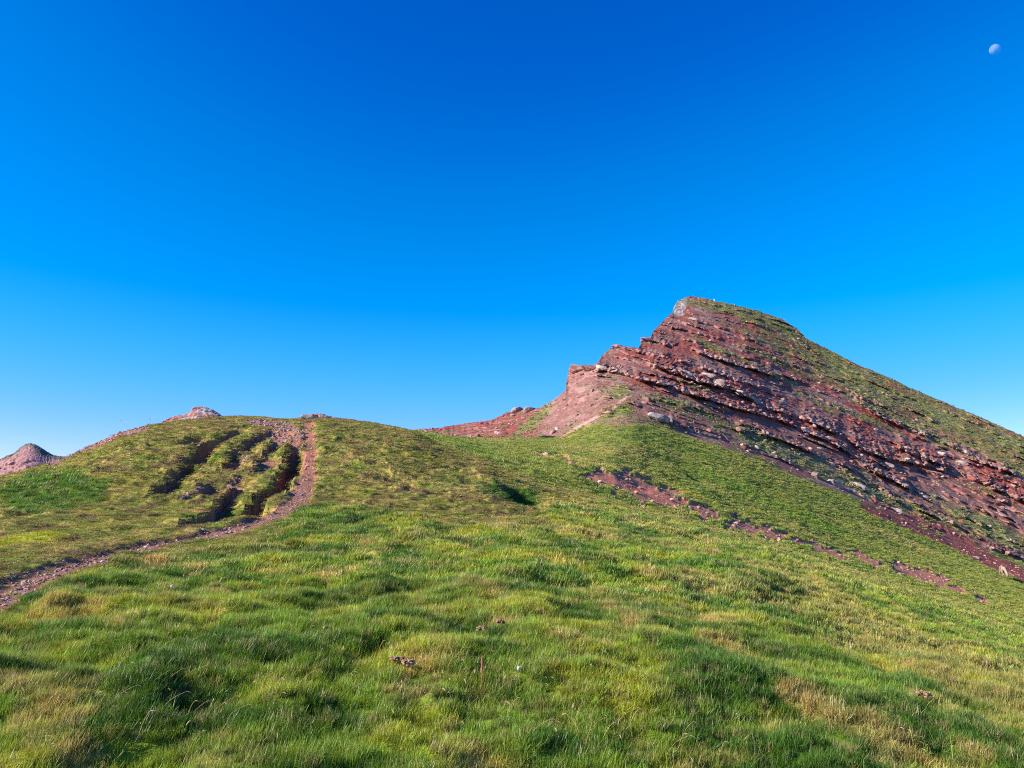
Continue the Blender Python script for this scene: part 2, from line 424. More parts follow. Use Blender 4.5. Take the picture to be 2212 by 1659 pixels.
for (u0, v0, su, sv, ro) in [(475, 905, 22, 3, 0), (610, 896, 22, 3, 0), (230, 1240, 40, 5, .05), (320, 1228, 45, 6, .1), (430, 1212, 18, 5, 0), (262, 1249, 45, 4, 0), (490, 1185, 22, 4, .1),
                             (548, 1205, 12, 3, 0), (160, 1277, 38, 4, .0), (1333, 1317, 16, 4, 0), (20, 1418, 42, 5, 0), (10, 1366, 30, 4, 0), (952, 1315, 10, 3, 0), (548, 1172, 20, 3, .1)]:
    b = sst(0.42, 0.62, blob(Un, Vn, u0, v0, su, sv, ro) + wn_)
    dirt = np.maximum(dirt, 0.8 * b); rubble = np.maximum(rubble, 0.5 * b)
dirt = np.maximum(dirt, rubble)

# tall soft grass or short turf
tall_line = pl([(-800, 1400), (0, 1290), (129, 1245), (226, 1218), (323, 1190), (430, 1172), (520, 1152), (600, 1125), (633, 1093), (700, 1085), (778, 1098), (875, 1118), (1004, 1132), (1134, 1120), (1200, 1085), (1300, 1085), (1600, 1165), (2212, 1340), (3000, 1600)], us)
tall = sst(-10, 14, Vn - tall_line[None, :] - 22 * (Un < 640) + 18 * wn_)
lush = sst(0.35, 0.7, blob(Un, Vn, 110, 1062, 150, 55, -.1) + wn_ * 0.8) * (Vn < 1180)
tall = np.maximum(tall, lush * 0.8)

# relief of turf
h1 = fbm(Xn / 2.6, Yn / 2.6, o=3)
h2 = fbm(Xn / 0.70 + 11, Yn / 0.8, o=3)
h3 = perlin(Xn / 0.28, Yn / 0.28)
terr = perlin(Xn / 2.3 + 5, Yn / 0.75)                              # little cattle terraces running across the slope
# everything small fades out under the camera
far_f = sst(12, 30, Yn)
relief = (0.11 * h1 + 0.25 * (np.clip(h2, -0.5, 0.9) + .05) + 0.05 * fbm(Xn / .33 + 5, Yn / .4, o=2)) * (0.55 + 0.45 * tall) + far_f * (1 - 0.7 * tall) * (0.14 * np.clip(terr, -.3, .8) + 0.06 * h3 + 0.24 * (np.abs(h2) - .2))
# hollows on the right shoulder and in the foreground; raised bumps added to cast shade
for (u0, v0, su, sv, ro, dep) in [(1110, 1062, 54, 17, .42, .6), (1080, 1040, 50, 7, .42, .3), (1160, 1085, 30, 9, .4, .6), (1050, 1036, 40, 9, .4, -.45), (1078, 1056, 22, 6, .4, -.2), (1140, 1090, 26, 6, .4, -.2), (1010, 1005, 30, 5, .3, .2), (860, 1035, 30, 6, .1, .15), (1160, 1085, 16, 5, 0, .3),
                                  (40, 1315, 60, 16, 0, .22), (15, 1362, 50, 8, 0, .25), (210, 1345, 60, 14, .2, .18), (1665, 1270, 22, 8, .4, .45), (1720, 1290, 30, 7, .4, .35), (1600, 1215, 40, 6, .4, .3),
                                  (1500, 1170, 40, 6, .35, .3), (1300, 1180, 30, 6, .2, .2), (2020, 1400, 40, 8, .3, .3), (640, 1105, 40, 7, .1, .18), (1020, 1180, 46, 9, .1, .22), (960, 1150, 30, 6, 0, .15),
                                  (700, 1310, 60, 10, 0, .12), (1080, 1400, 40, 8, 0, .1), (250, 1470, 60, 14, 0, .14), (900, 1480, 60, 12, 0, .12)]:
    relief -= dep * blob(Un, Vn, u0, v0, su, sv, ro)
relief *= 1 - 0.75 * sst(9, 1, np.abs(Yn - YA[None, :]))
Z[nh] -= 0.14 * sst(8, 0, np.abs(Yn - YA[None, :]))
Z[nh] += dZ + relief * (1 - 0.75 * dirt) + 0.025 * wig2 * dirt + rubble * 0.07 * np.abs(perlin(Xn / .22, Yn / .3)) * sst(8, 20, Yn)

# ---- masks on the middle slope (rows RG0..RG2)
ms = slice(RA + 6, RG2 + 1)
Xs, Ys, Us, Vs, Zs = X[ms], Y[ms], U[ms], V[ms], Z[ms]
wm = fbm(Us / 22.0, Vs / 8.0, o=3)
GULLY = [((1275, 1035), 16, 10), ((1310, 1038), 30, 14), ((1345, 1045), 36, 18), ((1395, 1066), 46, 20), ((1440, 1082), 48, 18), ((1520, 1112), 50, 13), ((1600, 1140), 46, 12), ((1660, 1155), 40, 10),
         ((1742, 1178), 38, 7), ((1790, 1198), 40, 9), ((1850, 1200), 30, 7), ((1880, 1218), 34, 9), ((1960, 1238), 46, 11), ((2020, 1255), 46, 13), ((2060, 1275), 30, 7), ((2115, 1300), 22, 5),
         ((1170, 988), 30, 4), ((1215, 990), 20, 3), ((1240, 1005), 24, 4)]
bare = np.zeros_like(Xs)
for (c, su, sv) in GULLY:
    bare = np.maximum(bare, blob(Us, Vs, c[0], c[1] - 5, su * 1.4, sv * 1.6, math.atan2(0.33, 1)))
bare_m = sst(0.46, 0.66, bare + 0.75 * wm)
tipm = sst(0.35, 0.75, blob(Us, Vs, 1350, 905, 75, 22) + 0.55 * wm + .25 * fbm(Us / 6., Vs / 4., o=2))
# the steep red bank
bank = sst(-1, 1.5, Vs - (np.interp(Us, [1300, 1330, 1400, 1480, 1500], [1022, 1028, 1050, 1082, 1084])) + 2 * wm) * sst(10, 8, Vs - (np.interp(Us, [1300, 1330, 1400, 1480, 1500], [1024, 1036, 1058, 1080, 1080]))) * sst(1302, 1312, Us) * sst(1490, 1480, Us)
bare_m = np.maximum(bare_m, bank)
hh = fbm(Xs / 3.4, Ys / 3.0, o=4)
hb = fbm(Xs / 1.1, Ys / 1.1, o=3)
Z[ms] += (0.42 * np.clip(hh, -.5, .8) + 0.20 * hb) * sst(0, 8, Ys - YA[None, :]) * (1 - 0.35 * bare_m) - 0.15 * bare_m * sst(0, 6, Ys - YA[None, :]) - 0.5 * blob(Us, Vs, 1500, 1030, 40, 6, .5) 
# rock scatter band above the green slope on the mountain handled by the mountain's own masks

# ------------------------------------------------------------------ colours of the land (albedo, with some shade painted into the turf)
def C(*a): return np.array(a, np.float32)
LUSH_OR_SHADE, GREEN, OLIVE = C(.050, .115, .007), C(.145, .212, .014), C(.27, .235, .05)
STRAW, YELLOW, BLUEG = C(.48, .32, .10), C(.29, .295, .018), C(.12, .18, .024)
BROWN = C(.15, .085, .045)
SOIL, REDSOIL, STONE = C(.28, .125, .08), C(.36, .14, .085), C(.28, .19, .165)

def col_init(shape): return np.zeros(shape + (3,), np.float32)

col = col_init(U.shape)
# near hill
terr0 = perlin(Xn / 1.6 + 15, Yn / 0.6)
n_a = fbm(Xn / 3.2 + 3, Yn / 3.2, o=3); n_b = fbm(Xn / 1.1 + 30, Yn / 1.4, o=3); n_c = fbm(Xn / 6.0 - 9, Yn / 6.0, o=2); n_d = fbm(Xn / 0.6 + 70, Yn / 0.6, o=2)
g = np.zeros(Xn.shape + (3,), np.float32) + GREEN
g = mixc(g, BLUEG, sst(0.05, 0.4, n_a) * .5)
g = mixc(g, LUSH_OR_SHADE, sst(0.02, 0.3, -n_b - .5 * n_d) * 0.92)
g = mixc(g, OLIVE, sst(0.02, 0.35, n_c + 0.3 * n_d) * 0.75)
g = mixc(g, YELLOW, sst(0.04, 0.30, n_b + 0.2 * n_d) * 0.75)
g = mixc(g, STRAW, sst(0.20, 0.45, n_d * 0.9 + n_a * 0.3) * 0.5)
t_ = np.zeros_like(g) + OLIVE
t_ = mixc(t_, STRAW, sst(0.0, 0.4, n_b) * 0.55)
t_ = mixc(t_, GREEN, sst(0.05, 0.45, -n_b) * 0.55)
t_ = mixc(t_, BROWN, sst(0.10, 0.30, n_d) * 0.65)
t_ = mixc(t_, LUSH_OR_SHADE, sst(0.10, 0.28, -n_d) * 0.6)  # dark lumps: shade painted into the short turf
t_ = mixc(t_, BROWN * .7, sst(0.18, 0.4, -terr0) * .5)
t_ = mixc(t_, YELLOW, sst(0.1, 0.4, n_a) * 0.3)
g = t_ + (g - t_) * tall[..., None]
g = mixc(g, LUSH_OR_SHADE * 1.25, lush * 0.8)
g = mixc(g, YELLOW * 1.05, sst(0.4, 0.7, blob(Un, Vn, 60, 1165, 110, 20, -.12) + wn_))
for (u0, v0, su, sv, c_, w) in [(785, 1205, 26, 5, STRAW * 1.25, 1), (1370, 1607, 45, 12, STRAW, .9), (1250, 1395, 90, 18, STRAW, .5), (760, 1420, 60, 10, YELLOW, .5), (1180, 1370, 60, 16, YELLOW * .9, .6),
                                (1320, 1430, 160, 40, YELLOW, .5), (560, 1350, 120, 30, GREEN * 1.3, .6), (640, 1100, 70, 12, LUSH_OR_SHADE, .7), (730, 1150, 120, 20, BLUEG, .6), (1150, 1150, 90, 14, OLIVE, .5),
                                (100, 1520, 160, 40, OLIVE, .7), (880, 1500, 70, 16, STRAW * .8, .6), (600, 1560, 80, 20, BLUEG, .6), (1500, 1540, 120, 30, BLUEG, .5), (1780, 1470, 140, 40, GREEN * 1.3, .6), (1660, 1540, 70, 20, YELLOW, .5),
                                (1900, 1400, 180, 30, OLIVE, .5), (1540, 1640, 100, 24, OLIVE, .5), (1800, 1240, 140, 12, OLIVE, .5), (330, 1310, 200, 14, OLIVE, .5), (80, 1290, 90, 10, LUSH_OR_SHADE, .5), (2100, 1380, 120, 20, GREEN, .6),
                                (430, 1210, 50, 10, LUSH_OR_SHADE, .5), (1105, 1062, 75, 24, LUSH_OR_SHADE * .9, 1), (1000, 965, 60, 10, GREEN, .6), (860, 1180, 60, 20, YELLOW * .8, .4)]:  # the dark green patch in the shoulder hollow is painted shade
    g = mixc(g, c_, w * sst(0.3, 0.75, blob(Un, Vn, u0, v0, su, sv, .1) + 0.8 * wn_))
soil = mixc(np.zeros_like(g) + SOIL, REDSOIL, redness * 0.9)
soil = mixc(soil, STONE, sst(0.0, 0.4, wig2) * (0.35 + 0.3 * rubble))
soil = mixc(soil, C(.33, .27, .26), sst(0.2, 0.5, perlin(Xn / .12, Yn / .2)) * rubble * 0.5)
g_turf = g.copy()
g = g + (soil - g) * sst(0.25, 0.7, dirt)[..., None]
col[nh] = g
# middle slope
m_a = fbm(Xs / 9.0, Ys / 7.0, o=3); m_b = fbm(Xs / 2.6 + 50, Ys / 2.4, o=3)
g2 = np.zeros(Xs.shape + (3,), np.float32) + GREEN * .55 + OLIVE * .40
g2 = mixc(g2, OLIVE, sst(0.0, 0.35, m_a + 0.4 * m_b) * 0.6)
g2 = mixc(g2, LUSH_OR_SHADE * 1.1, sst(0.05, 0.35, -m_b) * 0.5)
g2 = mixc(g2, YELLOW * .8, sst(0.1, 0.4, m_b) * 0.5)
for (u0, v0, su, sv, ro, c_, w) in [(1900, 1300, 300, 35, .3, GREEN, .8), (1720, 1110, 160, 14, .42, GREEN, .9), (1560, 1035, 100, 14, .4, GREEN * 1.1, .8), (1020, 966, 70, 8, .3, GREEN * .9, .9), (1330, 1010, 140, 6, .25, OLIVE * 1.15, .9), (1480, 1060, 60, 6, .4, YELLOW, .6),
                                    (1450, 960, 120, 14, .3, GREEN * .9, .5), (1300, 975, 120, 12, .1, OLIVE, .6), (1950, 1170, 120, 10, .35, OLIVE * 1.1, .6), (1080, 953, 60, 5, 0, OLIVE, .7)]:
    g2 = mixc(g2, c_, w * sst(0.25, 0.7, blob(Us, Vs, u0, v0, su, sv, ro) + 0.3 * wm))
g2 = mixc(g2, C(.23, .14, .085), tipm * .85)
soil2 = mixc(np.zeros_like(g2) + C(.40, .165, .095), STONE, sst(0.0, 0.4, m_b) * 0.2)
soil2 = mixc(soil2, C(.46, .16, .10), bank)
g2t = g2.copy()
g2 = g2 + (soil2 - g2) * bare_m[..., None]
col[ms] = g2
# mountain
mm = slice(RG2 + 1, NR)
Xk, Yk, Zk, Uk, Vk = X[mm], Y[mm], Z[mm], U[mm], V[mm]
off = RG2 + 1 - RG1
led = ledge_w[off:]
RED, REDL, PINK, MAUVE, GREY, SCRUB = C(.27, .076, .056), C(.26, .125, .10), C(.40, .245, .205), C(.25, .135, .11), C(.36, .31, .27), C(.165, .18, .058)
k_a = fbm(Xk / 14.0, Zk / 7.0 + Yk / 30, o=4); k_b = fbm(Xk / 3.0, Yk / 4.0, Zk / 1.8, o=3); k_c = fbm(Xk / 7.0 + 80, Yk / 9.0, Zk / 4.5, o=4)
diag = (Vk - 0.42 * (Uk - 1226))                                    # lines of constant value follow the beds
bed = fbm(Uk / 160.0, diag / 6.5, o=4, rough=.6)
km = np.zeros(Xk.shape + (3,), np.float32) + RED
km = mixc(km, MAUVE, sst(-0.1, 0.3, k_a + 0.2 * k_b))
low_rock = sst(820, 900, Vk - 0.30 * (Uk - 1450))
km = mixc(km, MAUVE * .95, low_rock * 0.7)
km = mixc(km, PINK, sst(0.12, 0.4, bed + 0.35 * k_b) * 0.65)
km = mixc(km, RED * .8, sst(0.12, 0.4, -bed) * 0.6)
leftface = sst(1390, 1300, Uk + 0.2 * (Vk - 800)) * sst(780, 800, Vk)
km = mixc(km, mixc(np.zeros_like(km) + REDL, PINK, sst(-0.1, 0.35, k_b + bed * .5) * 0.6), leftface * 0.9)
lowridge = sst(1190, 1140, Uk)
km = mixc(km, mixc(np.zeros_like(km) + RED, PINK, sst(0.05, 0.35, fbm(Uk / 60., (Vk - 0.1 * -Uk) / 2.2, o=3)) * .6), lowridge)
# vegetation on the face
veg = np.zeros_like(Xk)
for (u0, v0, su, sv, ro, w) in [(1660, 694, 150, 26, .38, 1.1), (1560, 665, 80, 12, .2, 1.), (1850, 820, 280, 40, .47, 1.1), (2060, 915, 220, 40, .45, 1.1), (1540, 752, 60, 8, .5, .9), (1760, 760, 170, 16, .45, .8), (2212, 985, 160, 40, .45, 1.4), (1500, 655, 60, 8, .2, 1.1), (1700, 790, 130, 8, .45, 1.1), (1930, 905, 130, 9, .45, 1.2), (1650, 800, 110, 9, .45, .9), (1760, 868, 90, 7, .45, .8),
                                (1960, 915, 160, 12, .45, 1.1), (1860, 900, 120, 7, .4, .9), (1460, 870, 70, 14, .2, .6), (1560, 915, 130, 12, .35, .6), (1700, 985, 170, 14, .4, .7), (1850, 1050, 160, 16, .4, .7), (1330, 900, 40, 22, -.5, 1.), (1400, 925, 60, 20, 0, .9), (1980, 1105, 160, 12, .42, .9), (2150, 1150, 120, 18, .42, 1.1), (1340, 850, 30, 16, 0, .5),
                                (1160, 900, 40, 8, -.7, .8), (1140, 920, 50, 7, -.6, .8), (1500, 835, 60, 5, .4, .5), (2100, 1050, 120, 10, .4, .4), (1640, 760, 90, 8, .4, .7), (1600, 715, 100, 8, .4, .6)]:
    veg = np.maximum(veg, w * blob(Uk, Vk, u0, v0, su, sv, ro))
crestveg = .8 * sst(30, 4, Vk - vS[None, :]) * sst(1500, 1560, Uk)
veg = np.maximum(veg, crestveg)
foot = sst(-4, 8, Vk - pl([(895, 935), (1215, 942), (1300, 905), (1335, 882), (1400, 915), (1450, 930), (1550, 952), (1650, 995), (1850, 1074), (2050, 1164), (2212, 1219), (2960, 1430)], us)[None, :] + 30 * k_c + 10 * k_b) * (us > 1215)[None, :]
flk = fbm(Uk / 70.0, (Vk - 0.55 * Uk) / 7.0, o=4, rough=.6)
veg = veg * (1 - .08 * sst(1500, 1700, Uk)) + 0.30 * low_rock
veg_m = np.clip(sst(0.32, 0.72, veg + 0.40 * k_c + 0.35 * k_b + 0.40 * bed + 0.5 * flk), 0, 1) * (1 - 0.7 * sst(0.35, 0.8, led))
veg_m = np.maximum(veg_m, foot)
vcol = mixc(np.zeros_like(km) + SCRUB, GREEN * 1.1, sst(0.05, 0.4, k_c) * (.35 + .4 * foot))
vcol = mixc(vcol, OLIVE, sst(0.0, 0.3, k_b) * 0.6)
vcol = mixc(vcol, C(.24, .17, .11), sst(.0, .25, flk) * .5 * (1 - foot))
vcol = mixc(vcol, BROWN, sst(0.0, 0.3, -k_a) * .35 * (1 - foot))
km = km + (vcol - km) * (veg_m * 0.92)[..., None]
# ledge rock is paler
rockc = mixc(np.zeros_like(km) + PINK * 1.05, GREY * 1.15, sst(-0.1, 0.25, k_b) * sst(770, 800, Vk) * 0.7)
km = km + (rockc - km) * (sst(0.35, 0.75, led) * (0.8 - 0.3 * sst(0, .3, k_b)))[..., None]
# grey cliff under the summit
gc = sst(-3, 3, Uk - pl([(640, 1500), (650, 1456), (685, 1450)], np.clip(Vk, 640, 685))) * sst(1484, 1479, Uk + 0.4 * (Vk - 665)) * sst(642, 649, Vk) * sst(684, 680, Vk)
km = mixc(km, mixc(np.zeros_like(km) + C(.38, .37, .33), C(.34, .22, .18), sst(-.1, .3, fbm(Uk / 4., Vk / 9., o=3))), gc * sst(-.5, -.2, perlin(Uk / 6., Vk / 8.)))
# thin trail and the scree chute, red tongues at lower right
def trail(U_, V_, pts, w):
    d, _ = dist_poly(U_, V_, pts)
    return sst(w + 1, w - 0.5, d)
TR = [(1212, 947), (1245, 925), (1290, 900), (1325, 882), (1340, 868), (1352, 858)]
trm = trail(Uk, Vk, TR, 2.6)
km = mixc(km, C(.48, .24, .19), trm)
for pts, w in [([(1888, 1085), (1960, 1120), (2060, 1160), (2140, 1205), (2212, 1235)], 7), ([(1960, 1105), (2040, 1140), (2110, 1180)], 4), ([(1590, 715), (1640, 745), (1700, 790)], 3), ([(1850, 880), (1930, 920), (1990, 955)], 5)]:
    km = mixc(km, RED * 1.05, trail(Uk + 3 * k_b * 3, Vk + 4 * k_b, pts, w))
col[mm] = km
# the trail and red tongues run on over the foot of the slope
trm2 = trail(Us, Vs, TR, 2.6); col[ms] = mixc(col[ms], C(.42, .22, .17), trm2)
red2 = trail(Us + 4 * wm, Vs + 6 * wm, [(1870, 1092), (1960, 1129), (2060, 1171), (2140, 1212), (2212, 1242), (2300, 1280)], 13)
col[ms] = mixc(col[ms], RED * .9, red2)
bare_m = np.maximum(bare_m, red2)
# fine natural variation
fine = 1 + 0.30 * perlin(U / 3.1, V / 2.3 + Yd * 0.0) + 0.12 * perlin(U / 1.9 + 55, V / 1.7)
col *= np.clip(fine, 0.6, 1.5)[..., None]
col = np.clip(col, 0.004, 0.75)

# ------------------------------------------------------------------ materials
def new_mat(name):
    m = bpy.data.materials.new(name); m.use_nodes = True
    nt = m.node_tree; nt.nodes.clear()
    out = nt.nodes.new('ShaderNodeOutputMaterial')
    return m, nt, out

def land_material(name, scale, strength, dist, speck, rough=0.95):
    m, nt, out = new_mat(name)
    b = nt.nodes.new('ShaderNodeBsdfPrincipled'); b.inputs['Roughness'].default_value = rough; b.inputs['Specular IOR Level'].default_value = 0.15
    at = nt.nodes.new('ShaderNodeAttribute'); at.attribute_name = 'albedo'
    geo = nt.nodes.new('ShaderNodeNewGeometry')
    n1 = nt.nodes.new('ShaderNodeTexNoise'); n1.inputs['Scale'].default_value = scale; n1.inputs['Detail'].default_value = 6; n1.inputs['Roughness'].default_value = 0.65
    nt.links.new(geo.outputs['Position'], n1.inputs['Vector'])
    mr = nt.nodes.new('ShaderNodeMapRange'); mr.inputs[1].default_value = 0.3; mr.inputs[2].default_value = 0.7; mr.inputs[3].default_value = 1 - speck; mr.inputs[4].default_value = 1 + speck
    nt.links.new(n1.outputs[0], mr.inputs[0])
    mx = nt.nodes.new('ShaderNodeMix'); mx.data_type = 'RGBA'; mx.blend_type = 'MULTIPLY'; mx.inputs[0].default_value = 1
    cb = nt.nodes.new('ShaderNodeCombineColor')
    for i in range(3): nt.links.new(mr.outputs[0], cb.inputs[i])
    nt.links.new(at.outputs['Color'], mx.inputs[6]); nt.links.new(cb.outputs[0], mx.inputs[7])
    nt.links.new(mx.outputs[2], b.inputs['Base Color'])
    bp = nt.nodes.new('ShaderNodeBump'); bp.inputs['Strength'].default_value = strength; bp.inputs['Distance'].default_value = dist
    nt.links.new(n1.outputs[0], bp.inputs['Height']); nt.links.new(bp.outputs[0], b.inputs['Normal'])
    nt.links.new(b.outputs[0], out.inputs[0])
    return m

M_turf = land_material('turf', 9.0, 0.7, 0.12, 0.28)
M_path = land_material('stony_earth', 16.0, 0.9, 0.06, 0.35)
M_rock = land_material('layered_rock', 0.9, 0.8, 0.9, 0.30)

def plain_mat(name, c, scale=6.0, speck=0.25, bump=0.4, dist=0.03, c2=None, rough=0.9):
    m, nt, out = new_mat(name)
    b = nt.nodes.new('ShaderNodeBsdfPrincipled'); b.inputs['Roughness'].default_value = rough; b.inputs['Specular IOR Level'].default_value = 0.2
    tc = nt.nodes.new('ShaderNodeNewGeometry')
    n1 = nt.nodes.new('ShaderNodeTexNoise'); n1.inputs['Scale'].default_value = scale; n1.inputs['Detail'].default_value = 5
    nt.links.new(tc.outputs['Position'], n1.inputs['Vector'])
    rp = nt.nodes.new('ShaderNodeValToRGB')
    c2 = c2 or tuple(x * (1 - speck) for x in c)
    rp.color_ramp.elements[0].position = 0.38; rp.color_ramp.elements[1].position = 0.62
    rp.color_ramp.elements[0].color = (*c2, 1); rp.color_ramp.elements[1].color = (*[min(1, x * (1 + speck)) for x in c], 1)
    nt.links.new(n1.outputs[0], rp.inputs[0])
    oi = nt.nodes.new('ShaderNodeObjectInfo')
    mr = nt.nodes.new('ShaderNodeMapRange'); mr.inputs[3].default_value = 0.75; mr.inputs[4].default_value = 1.2
    nt.links.new(oi.outputs['Random'], mr.inputs[0])
    mx = nt.nodes.new('ShaderNodeVectorMath'); mx.operation = 'SCALE'
    nt.links.new(rp.outputs[0], mx.inputs[0]); nt.links.new(mr.outputs[0], mx.inputs['Scale'])
    nt.links.new(mx.outputs[0], b.inputs['Base Color'])
    bp = nt.nodes.new('ShaderNodeBump'); bp.inputs['Strength'].default_value = bump; bp.inputs['Distance'].default_value = dist
    nt.links.new(n1.outputs[0], bp.inputs['Height']); nt.links.new(bp.outputs[0], b.inputs['Normal'])
    nt.links.new(b.outputs[0], out.inputs[0])
    return m

def tag(o, label=None, cat=None, group=None, kind=None):
    if label: o['label'] = label
    if cat: o['category'] = cat
    if group: o['group'] = group
    if kind: o['kind'] = kind
    return o

def link(name, me, parent=None):
    o = bpy.data.objects.new(name, me); scene.collection.objects.link(o)
    if parent: o.parent = parent
    return o

# ------------------------------------------------------------------ build the sheets
def sheet(name, r0, r1, face_mask, mat, smooth=True, drop=None):
    x = X[r0:r1 + 1]; y = Y[r0:r1 + 1]; z = Z[r0:r1 + 1]; c = col[r0:r1 + 1]
    nr, nc = x.shape
    idx = np.arange(nr * nc).reshape(nr, nc)
    f = np.stack([idx[:-1, :-1], idx[:-1, 1:], idx[1:, 1:], idx[1:, :-1]], -1).reshape(-1, 4)
    if face_mask is not None: f = f[face_mask.reshape(-1)]
    used = np.zeros(nr * nc, bool); used[f.reshape(-1)] = True
    remap = np.cumsum(used) - 1
    co = np.stack([x, y, z], -1).reshape(-1, 3)[used].astype(np.float32)
    cc = c.reshape(-1, 3)[used]
    f = remap[f].astype(np.int32)
    me = bpy.data.meshes.new(name)
    me.vertices.add(len(co)); me.vertices.foreach_set('co', co.ravel())
    me.loops.add(f.size); me.loops.foreach_set('vertex_index', f.ravel())
    me.polygons.add(len(f)); me.polygons.foreach_set('loop_start', np.arange(0, f.size, 4, dtype=np.int32))
    me.polygons.foreach_set('loop_total', np.full(len(f), 4, np.int32))
    me.update(calc_edges=True)
    a = me.color_attributes.new('albedo', 'FLOAT_COLOR', 'POINT')
    a.data.foreach_set('color', np.concatenate([cc, np.ones((len(cc), 1), np.float32)], 1).ravel().astype(np.float32))
    me.polygons.foreach_set('use_smooth', np.full(len(f), smooth))
    me.materials.append(mat)
    return link(name, me)

# ground under and behind the camera, joined to the first row
nb = 22
xb = np.zeros((nb, NU)); yb = np.zeros((nb, NU)); zb = np.zeros((nb, NU))
for k in range(nb):
    t = 1 - k / nb                              # 1 far behind .. 0 at the first row
    yb[k] = Y[0] * (1 - t) + (-26.0) * t
    xb[k] = X[0] * (1 + 9 * t * t)
    zb[k] = Z[0] * (1 - t) + (-4.0 - X[0] * .5) * t * t + Z[0] * t * (1 - t)
X = np.vstack([xb, X]); Y = np.vstack([yb, Y]); Z = np.vstack([zb, Z])
col = np.vstack([np.repeat(col[:1], nb, 0), col])
U = np.vstack([np.repeat(U[:1], nb, 0), U]); V = np.vstack([np.repeat(V[:1] + 50, nb, 0), V])
NR += nb; RA += nb; RG0 += nb; RG1 += nb; RG2 += nb; RM += nb; RS += nb
padz = lambda A: np.vstack([np.zeros((nb, NU)), A])
dirt_g, path_g, rub_g, tall_g = padz(dirt), padz(path_m), padz(rubble), padz(tall)
turf_rgb = np.vstack([np.repeat(g_turf[:1], nb, 0), g_turf])

pf = path_g[:RA + 1]
pf = (pf[:-1, :-1] + pf[1:, 1:] + pf[:-1, 1:] + pf[1:, :-1]) / 4 > 0.5
full = np.zeros((RG2, NU - 1), bool); full[:pf.shape[0]] = pf
ground = sheet('ground', 0, RG2, ~full, M_turf)
tag(ground, 'grassy hillside with eroded ruts falling to a green valley', kind='structure')
path = sheet('path', 0, RG2, full, M_path)
tag(path, 'stony brown footpath climbing the near hill', kind='structure')
mountain = sheet('mountain', RG2, NR - 1, None, M_rock, smooth=True)
tag(mountain, 'red layered rocky mountain with grassy right flank', kind='structure')

# wide land far below, out to the horizon
bm = bmesh.new()
bmesh.ops.create_grid(bm, x_segments=60, y_segments=60, size=9000)
for v in bm.verts:
    r = v.co.xy.length
    v.co.z = -75 + 25 * math.sin(v.co.x / 700) * math.cos(v.co.y / 900)
me = bpy.data.meshes.new('valley'); bm.to_mesh(me); bm.free()
a = me.color_attributes.new('albedo', 'FLOAT_COLOR', 'POINT')
a.data.foreach_set('color', np.tile(np.array([.10, .12, .04, 1], np.float32), len(me.vertices)))
me.materials.append(M_turf)
tag(link('terrain', me), 'low valley land beyond the ridges', kind='structure')

# ------------------------------------------------------------------ distant red peaks behind the left ridge
def ridge_peak(name, prof, Yc, back, foot_v, label, cat, colf, seed, rows=46, toward=70, structure=True):
    """mesh of a peak: its front slopes toward the viewer from the crest, its back falls away"""
    p = np.array(prof, float)
    uu = np.arange(p[0, 0], p[-1, 0] + 0.1, 1.1)
    vv = np.interp(uu, p[:, 0], p[:, 1]) + 0.7 * perlin(uu / 3.0, uu * 0 + seed)
    n = len(uu); rr_ = rows * 2
    P = np.zeros((rr_, n, 3)); cc = np.zeros((rr_, n, 3), np.float32)
    x0, y0, z0 = world_pt(uu, vv, Yc)
    xf, yf, zf = world_pt(uu, np.full(n, foot_v, float), Yc - toward)
    for k in range(rr_):
        if k < rows:
            t = k / (rows - 1)
            pts = np.stack([xf + (x0 - xf) * t, yf + (y0 - yf) * t, zf + (z0 - zf) * t], -1)
        else:
            t = (k - rows + 1) / rows
            pts = np.stack([x0, y0 + back * t, z0 - back * 0.7 * t], -1)
        P[k] = pts
    x, y, z = P[..., 0], P[..., 1], P[..., 2]
    sc = Yc / 300.0
    env = np.ones((rr_, 1)); env[rows - 2:rows + 1] = 0.15
    nz = np.abs(perlin(x / (7 * sc), y / (9 * sc), z / (5 * sc) + seed)) + 0.5 * np.abs(perlin(x / (2.4 * sc), y / (3 * sc), z / (1.8 * sc)))
    y -= env * nz * 3.5 * sc
    cc[:] = colf(x, y, z, z0[None, :], sc)
    idx = np.arange(rr_ * n).reshape(rr_, n)
    f = np.stack([idx[:-1, :-1], idx[:-1, 1:], idx[1:, 1:], idx[1:, :-1]], -1).reshape(-1, 4)
    me = bpy.data.meshes.new(name)
    me.from_pydata(P.reshape(-1, 3).tolist(), [], f.tolist())
    a = me.color_attributes.new('albedo', 'FLOAT_COLOR', 'POINT')
    a.data.foreach_set('color', np.concatenate([cc.reshape(-1, 3), np.ones((rr_ * n, 1), np.float32)], 1).ravel())
    me.materials.append(M_rock)
    o = link(name, me)
    tag(o, label, cat, kind='structure' if structure else None)
    return o

def red_cap(x, y, z, ztop, sc):
    c = np.zeros(x.shape + (3,), np.float32) + C(.35, .19, .175)
    nn = fbm(x / (20 * sc), y / (20 * sc), z / (4 * sc), o=3)
    c = mixc(c, C(.31, .16, .145), sst(0, .3, nn))
    capm = sst(3.2, 2.2, (ztop - z) + 3 * nn - 0.035 * np.clip(x + 270, -10, 60)) * sst(-2, 2, ztop - ztop.max() + 9)
    return mixc(c, C(.13, .13, .09), capm)
ridge_peak('mountain', [(-260, 1060), (-120, 1020), (0, 993), (15, 984), (30, 980), (42, 968), (55, 959), (66, 957), (78, 960), (90, 967), (100, 974), (116, 983), (140, 986), (165, 992), (200, 1000), (260, 1020)],
           420, 200, 1080, 'distant red peak with a dark grey cap behind the left ridge', None, red_cap, 1.0)

